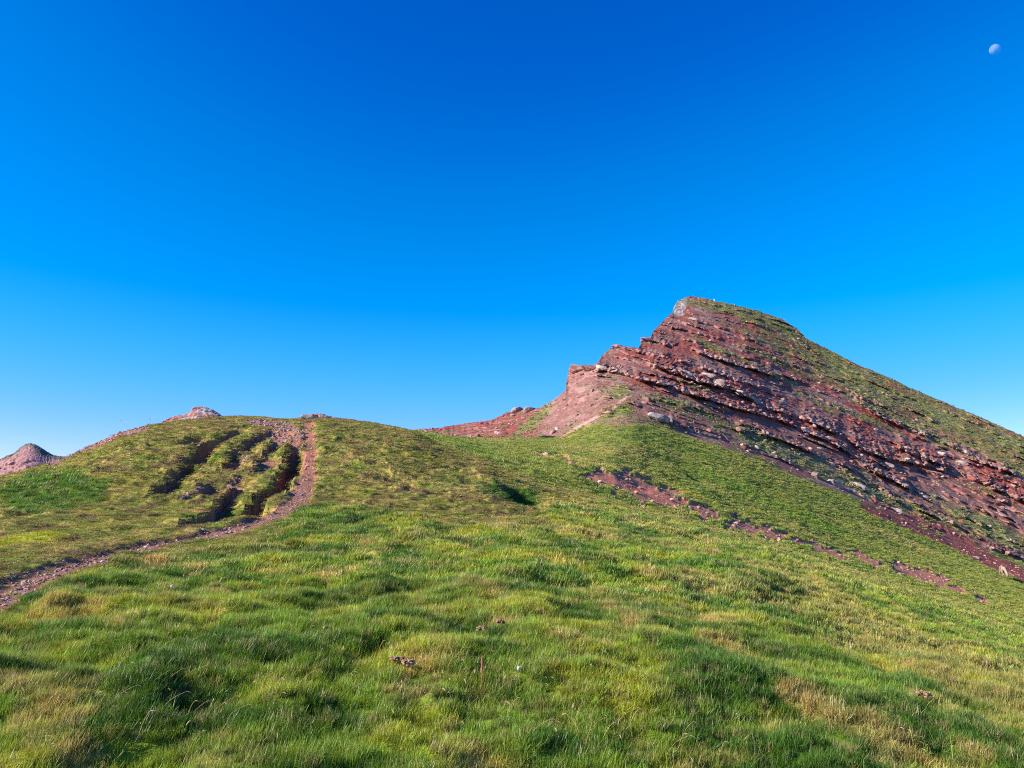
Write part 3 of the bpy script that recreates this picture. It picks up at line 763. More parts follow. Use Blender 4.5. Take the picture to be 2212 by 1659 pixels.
def red_grey(x, y, z, ztop, sc):
    c = np.zeros(x.shape + (3,), np.float32) + C(.34, .155, .125)
    nn = fbm(x / (5 * sc), y / (6 * sc), z / (14 * sc), o=3)
    c = mixc(c, C(.36, .34, .32), sst(-.02, .25, nn) * .8)
    return mixc(c, C(.34, .13, .10), sst(.1, .3, -nn) * .7)

# ------------------------------------------------------------------ rocks
def rock_mesh(name, seed, sx=1, sy=1, sz=0.6, sub=3, mat=None, rough=0.35, slab=False):
    bm = bmesh.new()
    bmesh.ops.create_icosphere(bm, subdivisions=sub, radius=1)
    rnd = random.Random(seed)
    planes = []
    for _ in range(9):
        n = Vector((rnd.gauss(0, 1), rnd.gauss(0, 1), rnd.gauss(0, 1) * (0.5 if slab else 1))).normalized()
        planes.append((n, rnd.uniform(0.55, 0.85)))
    if slab: planes += [(Vector((0, 0, 1)), 0.6), (Vector((rnd.uniform(-.2, .2), 0, 1)).normalized(), 0.62)]
    co = np.array([v.co[:] for v in bm.verts])
    nz = fbm(co[:, 0] * 1.4 + seed * 3.1, co[:, 1] * 1.4, co[:, 2] * 1.4 + seed, o=3)
    for v, q in zip(bm.verts, nz):
        c = v.co * (1 + rough * q)
        for n, d in planes:
            e = c.dot(n)
            if e > d: c = c - n * (e - d) * 0.88
        v.co = Vector((c.x * sx, c.y * sy, c.z * sz))
    me = bpy.data.meshes.new(name); bm.to_mesh(me); bm.free()
    if mat: me.materials.append(mat)
    return me

M_pale = plain_mat('pale_limestone', (.34, .28, .245), .9, .3, .8, .3, c2=(.22, .15, .13))
M_pink = plain_mat('pink_sandstone', (.30, .17, .145), .9, .3, .8, .3, c2=(.20, .085, .065))
M_stone = plain_mat('path_stone', (.34, .22, .18), 14, .3, .4, .01, c2=(.22, .13, .10))
M_clod = plain_mat('dry_clod', (.32, .19, .10), 30, .35, .8, .02, c2=(.17, .10, .055))
rocks_pale = [rock_mesh('boulder', s, 1, 0.9, 0.55, 3, M_pale, slab=s % 2 == 0) for s in range(6)]
rocks_pink = [rock_mesh('boulder', s + 20, 1, 0.9, 0.55, 3, M_pink, slab=s % 2 == 0) for s in range(6)]
stones = [rock_mesh('stone', s + 40, 1, 0.9, 0.6, 2, M_stone) for s in range(6)]

def pos_at(u, v, r0, r1):
    j = float(np.interp(u, us, np.arange(NU)))
    j0 = min(int(j), NU - 2); fj = j - j0
    colv = V[r0:r1, j0] * (1 - fj) + V[r0:r1, j0 + 1] * fj
    i = float(r0 + np.argmin(np.abs(colv - v)))
    i = np.array(i); j = np.array(j)
    p = Vector((float(grid_at(X, i, j)), float(grid_at(Y, i, j)), float(grid_at(Z, i, j))))
    return p, int(i), int(j)

def put(name, me, p, size, rot, label, cat, group=None, sink=0.25):
    o = link(name, me)
    o.location = (p.x, p.y, p.z - size * 0.0 + size * 0.55 * (0.5 - sink))
    o.rotation_euler = rot
    o.scale = (size, size, size)
    tag(o, label, cat, group)
    return o

def MTN(u, v): return pos_at(u, v, RG2 - 60, RS)
def HILL(u, v): return pos_at(u, v, nb, RA)
def MID(u, v): return pos_at(u, v, RA + 4, RG2)

SLOPE = (R(6), R(18), 0)
# singled-out rocks on the mountain: (u, v, half size in photo px, squash, kind, label)
named = [
    (1250, 800, 21, (1.15, 1.2, .62), 1, 'thick overhanging pink rock block jutting left at the ledge end'),
    (1280, 798, 17, (1.3, 1.2, .5), 1, 'flat pink rock block right behind the overhanging ledge end'),
    (1300, 796, 11, (1.2, 1.1, .6), 0, 'greyish ledge block where the overhanging ledge meets the slope'),
    (1332, 749, 9, (1.3, 1.1, .6), 1, 'pink jutting block on the skyline step above the overhang'),
    (1396, 733, 9, (1.3, 1.1, .55), 1, 'small pink block on the upper skyline step below the summit cliff'),
    (1533, 815, 14, (1.3, 1.1, .65), 0, 'large flat pale block resting on the big dark ledge'),
    (1556, 829, 11, (1, 1, .8), 0, 'squarish pale block leaning at the right end of the big dark ledge'),
    (1480, 807, 10, (1.4, 1, .6), 0, 'long pale block at the left of the big dark ledge'),
    (1600, 850, 11, (1, 1, .8), 0, 'grey angular boulder below the right end of the big ledge'),
    (1420, 902, 17, (1.5, 1.1, .62), 0, 'long pale slab outcrop at the top of the green slope'),
    (1447, 908, 9, (.8, .9, 1.1), 0, 'blocky grey boulder with a dark side at the right end of the slab outcrop'),
    (1393, 872, 7, (1.2, 1, .6), 1, 'lone brown block on the scree above the slab outcrop'),
    (1234, 918, 6, (1.2, 1, .8), 0, 'lone grey-green boulder beside the thin trail on the red scree'),
    (1803, 1047, 15, (1.3, 1, .8), 0, 'biggest pale boulder at the lower edge of the rocks'),
    (1852, 1053, 12, (1.2, 1, .7), 0, 'tilted pale boulder just right of the biggest boulder'),
    (1762, 1027, 10, (1, 1, .9), 0, 'grey jagged boulder just left of the biggest boulder'),
    (1878, 1066, 9, (1.2, 1, .7), 0, 'dark flat boulder at the right end of the boulder row'),
    (1741, 929, 10, (1.4, 1, .6), 0, 'smooth pale boulder at the end of the lower dark ledge'),
    (1790, 948, 8, (1.3, 1, .6), 0, 'rounded cream boulder right of the lower dark ledge'),
    (1774, 972, 8, (1.3, 1, .8), 0, 'pale wedge boulder with brown face in the middle scree'),
    (1864, 986, 8, (1.4, 1, .6), 0, 'pale oval boulder in the middle of the red scree'),
    (1918, 1005, 8, (1.4, 1, .6), 0, 'flat white-grey boulder in the right scree with a dark shadow'),
    (1894, 930, 8, (1.2, 1, .8), 0, 'upright pale boulder on the pink rock rib'),
    (2035, 982, 9, (1.1, 1, .8), 0, 'pale split boulder above the deep dark hollow on the right'),
    (2078, 1001, 8, (1.3, 1, .6), 0, 'cream boulder lying just right of the split boulder'),
    (2020, 1022, 10, (1.9, 1, .4), 1, 'long thin pinkish slab in the right scree'),
    (1936, 1103, 8, (1.4, 1, .6), 0, 'pale block at the top of the red earth tongue'),
    (2109, 1197, 0, (1, 1, 1), 0, ''),
    (1690, 870, 8, (1.2, 1, .7), 0, 'grey block on the ledge right of the big dark ledge'),
    (1497, 690, 6, (1.5, 1, .6), 0, 'pale rock cluster under the summit'),
]
for (u, v, s, sq, kd, lab) in named:
    if s == 0: continue
    p, i, j = MTN(u, v)
    size = s * p.y / FP * 1.2
    me = (rocks_pale, rocks_pink)[kd][(u + v) % 6]
    o = put('boulder', me, p, size, (R(6), R(14), R(random.uniform(-25, 25))), lab, 'boulder', sink=.35)
    o.scale = (size * sq[0], size * sq[1], size * sq[2] * 1.6)

# grey blocks on the low red ridge
for (u, v, s, sq, lab) in [(1118, 890, 14, (1.1, 1, .9), 'pale grey block, left one of the pair on the low red ridge'),
                           (1143, 888, 15, (1.2, 1, .9), 'pale grey block, right one of the pair on the low red ridge'),
                           (1108, 897, 6, (1.2, 1, .7), 'small lichen-grey rock below the pair on the low red ridge'),
                           (1098, 895, 4, (1.2, 1, .7), 'little grey rock at the left foot of the pair on the low red ridge'),
                           (1185, 945, 14, (1.9, 1, .35), 'flat grey slab where the green saddle meets the red scree')]:
    p, i, j = MTN(u, v)
    size = s * p.y / FP
    o = put('boulder', rocks_pale[(u + 1) % 6], p, size, (0, R(4), R(u % 40)), lab, 'boulder', sink=.4)
    o.scale = (size * sq[0], size * sq[1], size * sq[2] * 1.5)

# boulders scattered along the ledges and scree, each its own object
n_sc = 0
def rock_here(u, v, s, group, label, kd=None):
    global n_sc
    p, i, j = MTN(u, v)
    size = s * p.y / FP
    kd = random.random() < .6 if kd is None else kd
    me = (rocks_pale, rocks_pink)[int(kd)][random.randrange(6)]
    put('boulder', me, p, size, (R(random.uniform(-15, 15)), R(random.uniform(0, 30)), R(random.uniform(0, 360))), label, 'boulder', group, sink=.3)
    n_sc += 1
wts = [L[0] for L in LEDGES[:17]]
while n_sc < 130:
    a, up, ri, pts = random.choices(LEDGES[:17], wts)[0]
    k = random.randrange(len(pts) - 1); t = random.random()
    u = pts[k][0] * (1 - t) + pts[k + 1][0] * t; v = pts[k][1] * (1 - t) + pts[k + 1][1] * t
    if u > 2205: continue
    rock_here(u, v - random.uniform(-3, 4), random.uniform(1.5, 3.6) * (1.25 if a > 5 else 1), 'boulders broken along the mountain ledges', 'angular boulder broken from a ledge on the red mountainside')
while n_sc < 255:
    u = random.uniform(1400, 2205); t = random.random()
    v = np.interp(u, [1400, 1800, 2212], [860, 945, 1000]) * (1 - t) + np.interp(u, [1400, 1600, 1850, 2212], [925, 975, 1070, 1195]) * t
    rock_here(u, v, random.uniform(1.0, 2.1) + (random.random()**6) * 3, 'loose boulders on the lower scree', 'loose boulder lying on the lower red scree')

def scatter_points(weight, r0, r1, n, seed):
    """random places on the sheet in proportion to weight x real area"""
    rg_ = np.random.default_rng(seed)
    x, y = X[r0:r1], Y[r0:r1]; z = Z[r0:r1]
    ax = np.stack([np.diff(x, axis=1)[:-1], np.diff(y, axis=1)[:-1], np.diff(z, axis=1)[:-1]], -1)
    ay = np.stack([np.diff(x, axis=0)[:, :-1], np.diff(y, axis=0)[:, :-1], np.diff(z, axis=0)[:, :-1]], -1)
    ar = np.linalg.norm(np.cross(ax, ay), axis=-1)
    w = (ar * weight[:-1, :-1]).ravel(); tot = w.sum()
    if n is None: n = int(tot)
    k = rg_.choice(len(w), size=n, p=w / tot)
    ii = k // ar.shape[1]; jj = k % ar.shape[1]
    return ii + r0 + rg_.random(n), jj + rg_.random(n)

# ------------------------------------------------------------------ scattering stuff through geometry nodes
def scatter_object(name, label, pts, rot, scl, cols, protos, cat=None):
    n = len(pts)
    me = bpy.data.meshes.new(name)
    me.vertices.add(n); me.vertices.foreach_set('co', np.asarray(pts, np.float32).ravel())
    def va(nm, ty, data, key):
        a = me.attributes.new(nm, ty, 'POINT'); a.data.foreach_set(key, np.asarray(data, np.float32).ravel())
    va('rot', 'FLOAT_VECTOR', rot, 'vector')
    va('scl', 'FLOAT_VECTOR', scl, 'vector')
    va('tint', 'FLOAT_VECTOR', cols, 'vector')
    a = me.attributes.new('pick', 'INT', 'POINT'); a.data.foreach_set('value', rng.integers(0, len(protos), n).astype(np.int32))
    o = link(name, me)
    c = bpy.data.collections.new(name + '_source')
    for q in protos: c.objects.link(q)
    ng = bpy.data.node_groups.new(name + '_nodes', 'GeometryNodeTree')
    ng.interface.new_socket('Geometry', in_out='INPUT', socket_type='NodeSocketGeometry')
    ng.interface.new_socket('Geometry', in_out='OUTPUT', socket_type='NodeSocketGeometry')
    N = ng.nodes.new
    gi, go = N('NodeGroupInput'), N('NodeGroupOutput')
    ci = N('GeometryNodeCollectionInfo'); ci.inputs['Collection'].default_value = c
    ci.inputs['Separate Children'].default_value = True; ci.inputs['Reset Children'].default_value = True
    ip = N('GeometryNodeInstanceOnPoints'); ip.inputs['Pick Instance'].default_value = True
    def na(nm, ty):
        q = N('GeometryNodeInputNamedAttribute'); q.data_type = ty; q.inputs['Name'].default_value = nm; return q.outputs['Attribute']
    ng.links.new(gi.outputs[0], ip.inputs['Points']); ng.links.new(ci.outputs[0], ip.inputs['Instance'])
    ng.links.new(na('pick', 'INT'), ip.inputs['Instance Index'])
    e2r = N('FunctionNodeEulerToRotation'); ng.links.new(na('rot', 'FLOAT_VECTOR'), e2r.inputs[0])
    ng.links.new(e2r.outputs[0], ip.inputs['Rotation']); ng.links.new(na('scl', 'FLOAT_VECTOR'), ip.inputs['Scale'])
    ng.links.new(ip.outputs[0], go.inputs[0])
    md = o.modifiers.new('scatter', 'NODES'); md.node_group = ng
    tag(o, label, cat, kind='stuff')
    return o

# blade material: colour comes from the place, tips are paler, light shines through
def blade_material():
    m, nt, out = new_mat('grass_blade')
    at = nt.nodes.new('ShaderNodeAttribute'); at.attribute_type = 'INSTANCER'; at.attribute_name = 'tint'
    tip = nt.nodes.new('ShaderNodeAttribute'); tip.attribute_name = 'tip'
    mr = nt.nodes.new('ShaderNodeMapRange'); mr.inputs[3].default_value = 0.85; mr.inputs[4].default_value = 1.6
    nt.links.new(tip.outputs['Fac'], mr.inputs[0])
    sc = nt.nodes.new('ShaderNodeVectorMath'); sc.operation = 'SCALE'
    nt.links.new(at.outputs['Vector'], sc.inputs[0]); nt.links.new(mr.outputs[0], sc.inputs['Scale'])
    d = nt.nodes.new('ShaderNodeBsdfDiffuse'); t = nt.nodes.new('ShaderNodeBsdfTranslucent')
    nt.links.new(sc.outputs[0], d.inputs[0]); nt.links.new(sc.outputs[0], t.inputs[0])
    ms_ = nt.nodes.new('ShaderNodeMixShader'); ms_.inputs[0].default_value = 0.38
    gl = nt.nodes.new('ShaderNodeBsdfGlossy'); gl.inputs['Roughness'].default_value = 0.45
    m2 = nt.nodes.new('ShaderNodeMixShader'); m2.inputs[0].default_value = 0.035
    nt.links.new(d.outputs[0], ms_.inputs[1]); nt.links.new(t.outputs[0], ms_.inputs[2])
    nt.links.new(ms_.outputs[0], m2.inputs[1]); nt.links.new(gl.outputs[0], m2.inputs[2])
    nt.links.new(m2.outputs[0], out.inputs[0])
    return m
M_blade = blade_material()

def clump(name, seed, n, radius, h, w, lean=0.45, spread=0.5):
    rd = np.random.default_rng(seed)
    verts = []; faces = []; tips = []
    for k in range(n):
        a = rd.random() * 2 * math.pi; r = radius * math.sqrt(rd.random())
        bx, by = r * math.cos(a), r * math.sin(a)
        hh_ = h * rd.uniform(0.55, 1.15)
        ln = rd.normal(lean, 0.22); sd = rd.normal(0, spread * 0.6)
        br = rd.uniform(0.75, 1.25)
        wa = rd.random() * math.pi; wx, wy = math.cos(wa) * w / 2, math.sin(wa) * w / 2
        base = len(verts)
        for s_, (t, ww) in enumerate(((0, 1), (0.45, 0.9), (0.8, 0.6), (1, 0))):
            ox = hh_ * (ln * t**1.8); oy = hh_ * (sd * t**1.8)
            zz = hh_ * t * (1 - 0.22 * t * (abs(ln) + abs(sd)))
            if ww > 0:
                verts += [(bx + ox - wx * ww, by + oy - wy * ww, zz - 0.01), (bx + ox + wx * ww, by + oy + wy * ww, zz - 0.01)]
                tips += [t * br, t * br]
            else:
                verts.append((bx + ox, by + oy, zz)); tips.append(t * br)
        faces += [(base, base + 1, base + 3, base + 2), (base + 2, base + 3, base + 5, base + 4), (base + 4, base + 5, base + 6)]
    me = bpy.data.meshes.new(name); me.from_pydata(verts, [], faces)
    a = me.attributes.new('tip', 'FLOAT', 'POINT'); a.data.foreach_set('value', np.array(tips, np.float32))
    me.materials.append(M_blade)
    return bpy.data.objects.new(name, me)

def sample_cols(ii, jj, arr):
    c = np.stack([grid_at(arr[..., k], ii, jj) for k in range(3)], -1)
    return c

def grass_layer(name, label, r0, r1, dens, protos, size_f, seed, rgb, jitter=0.24, hscale=None, straw=0.13):
    ii, jj = scatter_points(dens, r0, r1, None, seed)
    x, y, z = grid_at(X, ii, jj), grid_at(Y, ii, jj), grid_at(Z, ii, jj)
    n = len(x); rd = np.random.default_rng(seed + 1)
    c = sample_cols(ii, jj, rgb)
    c = c * (1 + jitter * rd.normal(size=(n, 1))) * (1 + 0.08 * rd.normal(size=(n, 3)))
    sm = rd.random(n) < straw
    c[sm] = c[sm] * 0.45 + np.array([.34, .25, .10]) * 0.55
    c = np.clip(c, 0.006, 0.7)
    rot = np.stack([rd.normal(0, .10, n), rd.normal(0.0, .10, n), rd.normal(0.05, .55, n)], -1)
    s = size_f(ii, jj, y) * rd.uniform(0.7, 1.3, n)
    hz = s * (hscale(ii, jj) if hscale is not None else 1) * rd.uniform(0.8, 1.2, n)
    scl = np.stack([s, s, hz], -1)
    return scatter_object(name, label, np.stack([x, y, z], -1), rot, scl, c, protos)

inframe = ((U > -260) & (U < 2470)).astype(float)
one = np.ones((NR, NU))
# tier 1: nearest meadow
dg = np.ones((NR, NU)); dg[:RA + 6] = 1 - 0.93 * sst(0.35, 0.75, dirt_g)
tallf = np.zeros((NR, NU)); tallf[:RA + 6] = tall_g
rgbn = np.zeros((NR, NU, 3), np.float32); rgbn[:RA + 6] = turf_rgb
rgbn[:nb + 1] = turf_rgb[nb]
Yg = Y
t1 = [clump('tuft', 100 + k, 56, 0.075, 0.082, 0.0036, lean=0.22, spread=0.9) for k in range(6)]
w1 = 270 * dg * inframe * sst(2.0, 3.0, Yg) * sst(12.5, 10, Yg) 
grass_layer('grass', 'soft meadow grass leaning in the wind, nearest the viewer', nb // 2, RA - 5, w1[nb // 2:RA - 5], t1, lambda i, j, y: 0.8 + 0.2 * sst(4, 10, y), 21,
            rgbn, hscale=lambda i, j: 0.45 + 0.65 * grid_at(tallf, i, j))
t2 = [clump('tuft', 200 + k, 52, 0.15, 0.095, 0.009, lean=0.22, spread=0.9) for k in range(6)]
w2 = 60 * dg * inframe * sst(10, 12.5, Yg) * sst(31, 26, Yg)
grass_layer('grass', 'meadow grass on the slope around the footpath', nb, RA - 2, w2[nb:RA - 2], t2, lambda i, j, y: 1.0 + 0 * y, 31,
            rgbn, hscale=lambda i, j: 0.32 + 0.78 * grid_at(tallf, i, j))
t3 = [clump('tuft', 300 + k, 36, 0.22, 0.15, 0.020, lean=0.4) for k in range(6)]
w3 = 26 * dg * inframe * sst(26, 31, Yg)
grass_layer('grass', 'short olive turf on the rounded hilltop', nb, RA + 5, w3[nb:RA + 5], t3, lambda i, j, y: 0.9 + 0 * y, 41,
            rgbn, jitter=.34, hscale=lambda i, j: 0.38 + 0.8 * grid_at(tallf, i, j))
# tier 4: the middle slope and valley
rgbm = col.copy(); rgbm[RA + 6 - 0:RG2 + 1] = g2t[:RG2 + 1 - RA - 6]
bg = np.zeros((NR, NU)); bg[RA + 6:RG2 + 1] = bare_m
t4 = [clump('tuft', 400 + k, 34, 0.30, 0.16, 0.036, lean=0.4) for k in range(6)]
w4 = 6.0 * (bg < 0.25) * inframe
w4[RA + 6:RG2 + 1] *= 1 - .45 * tipm
grass_layer('grass', 'green and olive grass of the middle slope below the mountain', RA + 6, RG2, w4[RA + 6:RG2], t4, lambda i, j, y: 0.85 + 0 * y, 51, rgbm, jitter=.2, straw=.03)
# tufts on the mountain
vg = np.zeros((NR, NU)); vg[RG2 + 1:] = veg_m
vgc = np.zeros((NR, NU, 3), np.float32); vgc[RG2 + 1:] = vcol; vgc[:RG2 + 1] = GREEN
t5 = [clump('tuft', 500 + k, 30, 0.6, 0.30, 0.10, lean=0.3) for k in range(4)]
w5 = 0.6 * np.clip(vg**1.5 + 0.03, 0, 1) * inframe * (U > 930)
grass_layer('grass', 'scrubby grass tufts on the mountain flank', RG2 + 1, RS, w5[RG2 + 1:RS], t5, lambda i, j, y: 0.8 + 0 * y, 61, vgc, jitter=.22, straw=.05)

# stones too many to count: path gravel, rubble, scree
def gravel_layer(name, label, r0, r1, dens, size, seed, base, mats):
    ii, jj = scatter_points(dens, r0, r1, None, seed)
    x, y, z = grid_at(X, ii, jj), grid_at(Y, ii, jj), grid_at(Z, ii, jj)
    n = len(x); rd = np.random.default_rng(seed + 3)
    s = size(y) * (0.5 + rd.random(n)**4 * 1.8)
    rot = np.stack([rd.normal(0, .4, n), rd.normal(0, .4, n), rd.random(n) * 6.28], -1)
    c = np.asarray(base)[rd.integers(0, len(base), n)] * rd.uniform(.7, 1.3, (n, 1))
    scatter_object(name, label, np.stack([x, y, z + s * .12], -1), rot, np.stack([s, s, s], -1), c, mats)

def tint_rock_material():
    m, nt, out = new_mat('loose_stone')
    b = nt.nodes.new('ShaderNodeBsdfPrincipled'); b.inputs['Roughness'].default_value = .9; b.inputs['Specular IOR Level'].default_value = .2
    at = nt.nodes.new('ShaderNodeAttribute'); at.attribute_type = 'INSTANCER'; at.attribute_name = 'tint'
    nt.links.new(at.outputs['Vector'], b.inputs['Base Color']); nt.links.new(b.outputs[0], out.inputs[0])
    return m
M_loose = tint_rock_material()
gproto = [bpy.data.objects.new('pebble', rock_mesh('pebble', 70 + s, 1, .85, .6, 2, M_loose)) for s in range(5)]
w = np.zeros((NR, NU)); w[:RA + 6] = np.clip(path_g * 75 * sst(26, 14, Y[:RA + 6]) + path_g * 12 + rub_g * 26 + sst(.5, .9, dirt_g) * 5, 0, 200); w *= inframe
STN = [(.33, .20, .16), (.26, .15, .12), (.38, .27, .23), (.24, .125, .09)]
gravel_layer('gravel', 'gravel and rubble on the footpath and worn ground', nb, RA + 5, w[nb:RA + 5], lambda y: 0.013 + 0.0009 * y, 81, STN, gproto)
w = np.zeros((NR, NU)); w[RG2 + 1:] = (1 - .75 * veg_m) * sst(1380, 1500, U[RG2 + 1:]) * (0.15 + 1.3 * sst(.2, .6, led) + 0.9 * low_rock * sst(-.05, .25, k_c)) * .17
w[RG2 + 1:] += .10 * leftface * (1 - veg_m)
w *= inframe
SCR = [(.31, .175, .15), (.25, .11, .09), (.37, .26, .225), (.22, .085, .065), (.27, .14, .12)]
gravel_layer('scree', 'broken red and pale rock scree on the mountain', RG2 + 1, RS, w[RG2 + 1:RS], lambda y: 0.36 + 0 * y, 91, SCR, gproto)
w = np.zeros((NR, NU)); w[RA + 6:RG2 + 1] = bare_m * .8; w *= inframe
gravel_layer('gravel', 'reddish clods and stones on the bare bank of the gully', RA + 6, RG2, w[RA + 6:RG2], lambda y: 0.15 + 0 * y, 95, [(.38, .18, .12), (.30, .13, .09), (.38, .24, .18)], gproto)

# stones of the path one can tell apart
rd = random.Random(5)
for (u, v, s, lab) in [(207, 1198, 5.5, 'reddish stone, left one of the two on the upper edge of the footpath'), (232, 1199, 4.6, 'reddish stone, right one of the two on the upper edge of the footpath'),
                       (302, 1178, 4, 'pale stone on the upper edge of the footpath beyond the two reddish ones'), (310, 1101, 4, 'white-grey stone lying alone in the turf below the left rut'),
                       (380, 1038, 5, 'pointed brown stone standing in the leftmost rut'), (530, 1043, 4.5, 'pale stone standing between the two right ruts'), (464, 1109, 3.5, 'small pale stone at the lower end of the middle rut')]:
    p, i, j = HILL(u, v)
    size = s * p.y / FP
    put('stone', stones[u % 6], p, size * 1.25, (0, 0, rd.uniform(0, 6)), lab, 'stone', sink=.15)
for k in range(150):
    t = rd.random()
    a = PATH[2:12]; q = rd.random() * (len(a) - 1); kk = int(q); f = q - kk
    u = a[kk][0] * (1 - f) + a[kk + 1][0] * f; v = a[kk][1] * (1 - f) + a[kk + 1][1] * f
    if u < 2: continue
    p, i, j = HILL(u, v + rd.uniform(-10, 10))
    size = rd.uniform(.018, .042)
    put('stone', stones[k % 6], p, size, (rd.uniform(-.4, .4), 0, rd.uniform(0, 6)), 'small stone lying loose on the brown footpath', 'stone', 'loose stones on the footpath', sink=.2)
for k in range(100):
    u, v = rd.gauss(615, 32), rd.gauss(930, 16)
    if u > 665 or v < 905: continue
    p, i, j = HILL(u, v)
    put('stone', stones[k % 6], p, rd.uniform(.05, .12), (rd.uniform(-.4, .4), 0, rd.uniform(0, 6)), 'angular stone in the rubble patch at the hilltop', 'stone', 'stones of the hilltop rubble patch', sink=.2)

# slab outcrop on the near crest, and the crag behind it to the left
for n, (u, v, s, sq, lab) in enumerate([(668, 898, 17, (1.3, 1.1, .6), 'flat pale slab, leftmost of the crest outcrop above the path'), (684, 896, 16, (1.4, 1.1, .5), 'flat brown slab in the middle of the crest outcrop above the path'), (703, 897, 14, (1.3, 1.1, .5), 'low slab, rightmost of the crest outcrop above the path')]):
    p, i, j = HILL(u, v + 3)
    size = s * p.y / FP
    o = put('rock_slab', (rocks_pale, rocks_pink, rocks_pale)[n][n], p, size, (0, R(3), R(20 * n)), lab, 'rock', sink=.1)
    o.scale = (size * sq[0], size * sq[1], size * sq[2] * 1.6)
ridge_peak('crag', [(350, 925), (358, 908), (366, 904), (376, 898), (390, 897), (405, 893), (415, 890), (418, 882), (424, 878), (434, 878), (450, 881), (462, 886), (474, 893), (484, 902), (492, 915)],
           95, 14, 930, 'red and grey rock crag rising behind the hilltop grass', 'rock', red_grey, 5.0, rows=30, toward=10, structure=False)

# ------------------------------------------------------------------ clods of dry earth in the meadow
def clod_pile(u, v, s, n, lab, name='earth_mound'):
    bm = bmesh.new(); rd = random.Random(int(u))
    p, i, j = HILL(u, v)
    size = s * p.y / FP
    for k in range(n):
        t_ = bmesh.ops.create_icosphere(bm, subdivisions=2, radius=1)
        r = size * rd.uniform(.28, .5); ox = rd.uniform(-1, 1) * size; oz = rd.uniform(0, .35) * size * (1 - abs(ox) / size * .6)
        oy = rd.uniform(-.4, .4) * size
        for vtx in t_['verts']:
            c = vtx.co
            q = 1 + 0.45 * math.sin(c.x * 5 + k) * math.cos(c.y * 6 + 2 * k) + 0.25 * math.sin(c.z * 9 + k)
            vtx.co = Vector((c.x * r * q + ox, c.y * r * q + oy, c.z * r * q * .8 + oz))
    me = bpy.data.meshes.new(name); bm.to_mesh(me); bm.free(); me.materials.append(M_clod)
    o = link(name, me); o.location = p + Vector((0, 0, 0.10)); o.rotation_euler = (0, R(4), 0)
    return tag(o, lab, 'earth mound')
clod_pile(1042, 1357, 12, 7, 'tan clump of dug earth, left one of the close pair in mid meadow')
clod_pile(1079, 1362, 10, 6, 'tan clump of dug earth, right one of the close pair in mid meadow')
clod_pile(858, 1444, 13, 8, 'brown crumbly earth mound, left part of the larger nearer heap')
clod_pile(886, 1454, 14, 8, 'brown crumbly earth mound, right part of the larger nearer heap')
clod_pile(1999, 1530, 13, 8, 'orange-brown crumbly earth mound alone in the right meadow')
clod_pile(705, 1398, 6, 4, 'tiny dark brown clod in the left meadow')

# ------------------------------------------------------------------ stalks, flowers and herbs
def simple(name, c, tr=0.0):
    return plain_mat(name, c, 40, .2, .1, .002)
M_dry = simple('dry_stalk', (.42, .30, .14)); M_white = simple('white_fluff', (.55, .55, .50)); M_herb = simple('herb_leaf', (.16, .22, .04)); M_dark = simple('brown_stem', (.20, .09, .05))

def tube(bm, pts, rad):
    rings = []
    for k, p in enumerate(pts):
        p = Vector(p)
        d = (Vector(pts[min(k + 1, len(pts) - 1)]) - Vector(pts[max(k - 1, 0)])).normalized()
        a = d.orthogonal().normalized(); b = d.cross(a)
        r = rad[k] if isinstance(rad, (list, tuple)) else rad
        rings.append([bm.verts.new(p + (a * math.cos(t) + b * math.sin(t)) * r) for t in (0, 2.09, 4.19)])
    for q, w_ in zip(rings[:-1], rings[1:]):
        for t in range(3): bm.faces.new((q[t], q[(t + 1) % 3], w_[(t + 1) % 3], w_[t]))

def to_mesh(bm, name, mat):
    me = bpy.data.meshes.new(name); bm.to_mesh(me); bm.free(); me.materials.append(mat); return me

stalk_m, head_m = [], []
for k in range(5):
    rd = random.Random(900 + k)
    ln = rd.uniform(.25, .9)
    H = 0.26
    pts = [(H * ln * t**2, 0.03 * math.sin(k) * t, H * t * (1 - .25 * ln * t)) for t in (0, .3, .55, .75, .9, 1)]
    bm = bmesh.new(); tube(bm, pts, 0.0016); stalk_m.append(to_mesh(bm, 'stalk', M_dry))
    e = Vector(pts[-1]); d = Vector((0.6 + ln, 0, .45 - ln * .9)).normalized()
    bm = bmesh.new(); tube(bm, [e - d * .006, e + d * .012, e + d * .03 + Vector((0, 0, -.003)), e + d * .048 + Vector((0, 0, -.010)), e + d * .062 + Vector((0, 0, -.02))], [.002, .0055, .006, .0045, .0005]); head_m.append(to_mesh(bm, 'seed_head', M_dry))
def stalk(u, v, s, k, where=HILL, label='dry seed-headed grass stalk bending in the foreground meadow', group='dry grass stalks in the meadow', rz=0):
    p, i, j = where(u, v)
    r = bpy.data.objects.new('grass_stalk', None); scene.collection.objects.link(r)
    r.location = p; r.rotation_euler = (0, 0, rz); r.scale = (s, s, s); r.empty_display_size = .05
    tag(r, label, 'grass stalk', group)
    a = link('stem', stalk_m[k % 5], r); b = link('seed_head', head_m[k % 5], r)
rd = random.Random(77)
cl = [(540, 1500), (880, 1430), (640, 1460), (420, 1460), (700, 1400), (950, 1500), (1240, 1480), (1050, 1530), (1330, 1590), (1500, 1620), (300, 1560), (1700, 1330), (800, 1580), (1900, 1580), (1240, 1550)]
for k in range(170):
    c = rd.choice(cl)
    u = rd.gauss(c[0], 90); v = rd.gauss(c[1], 45)
    if not (5 < u < 2205 and 1330 < v < 1655): continue
    stalk(u, v + 12, rd.uniform(.4, .7), k, rz=rd.gauss(0, 1.1))
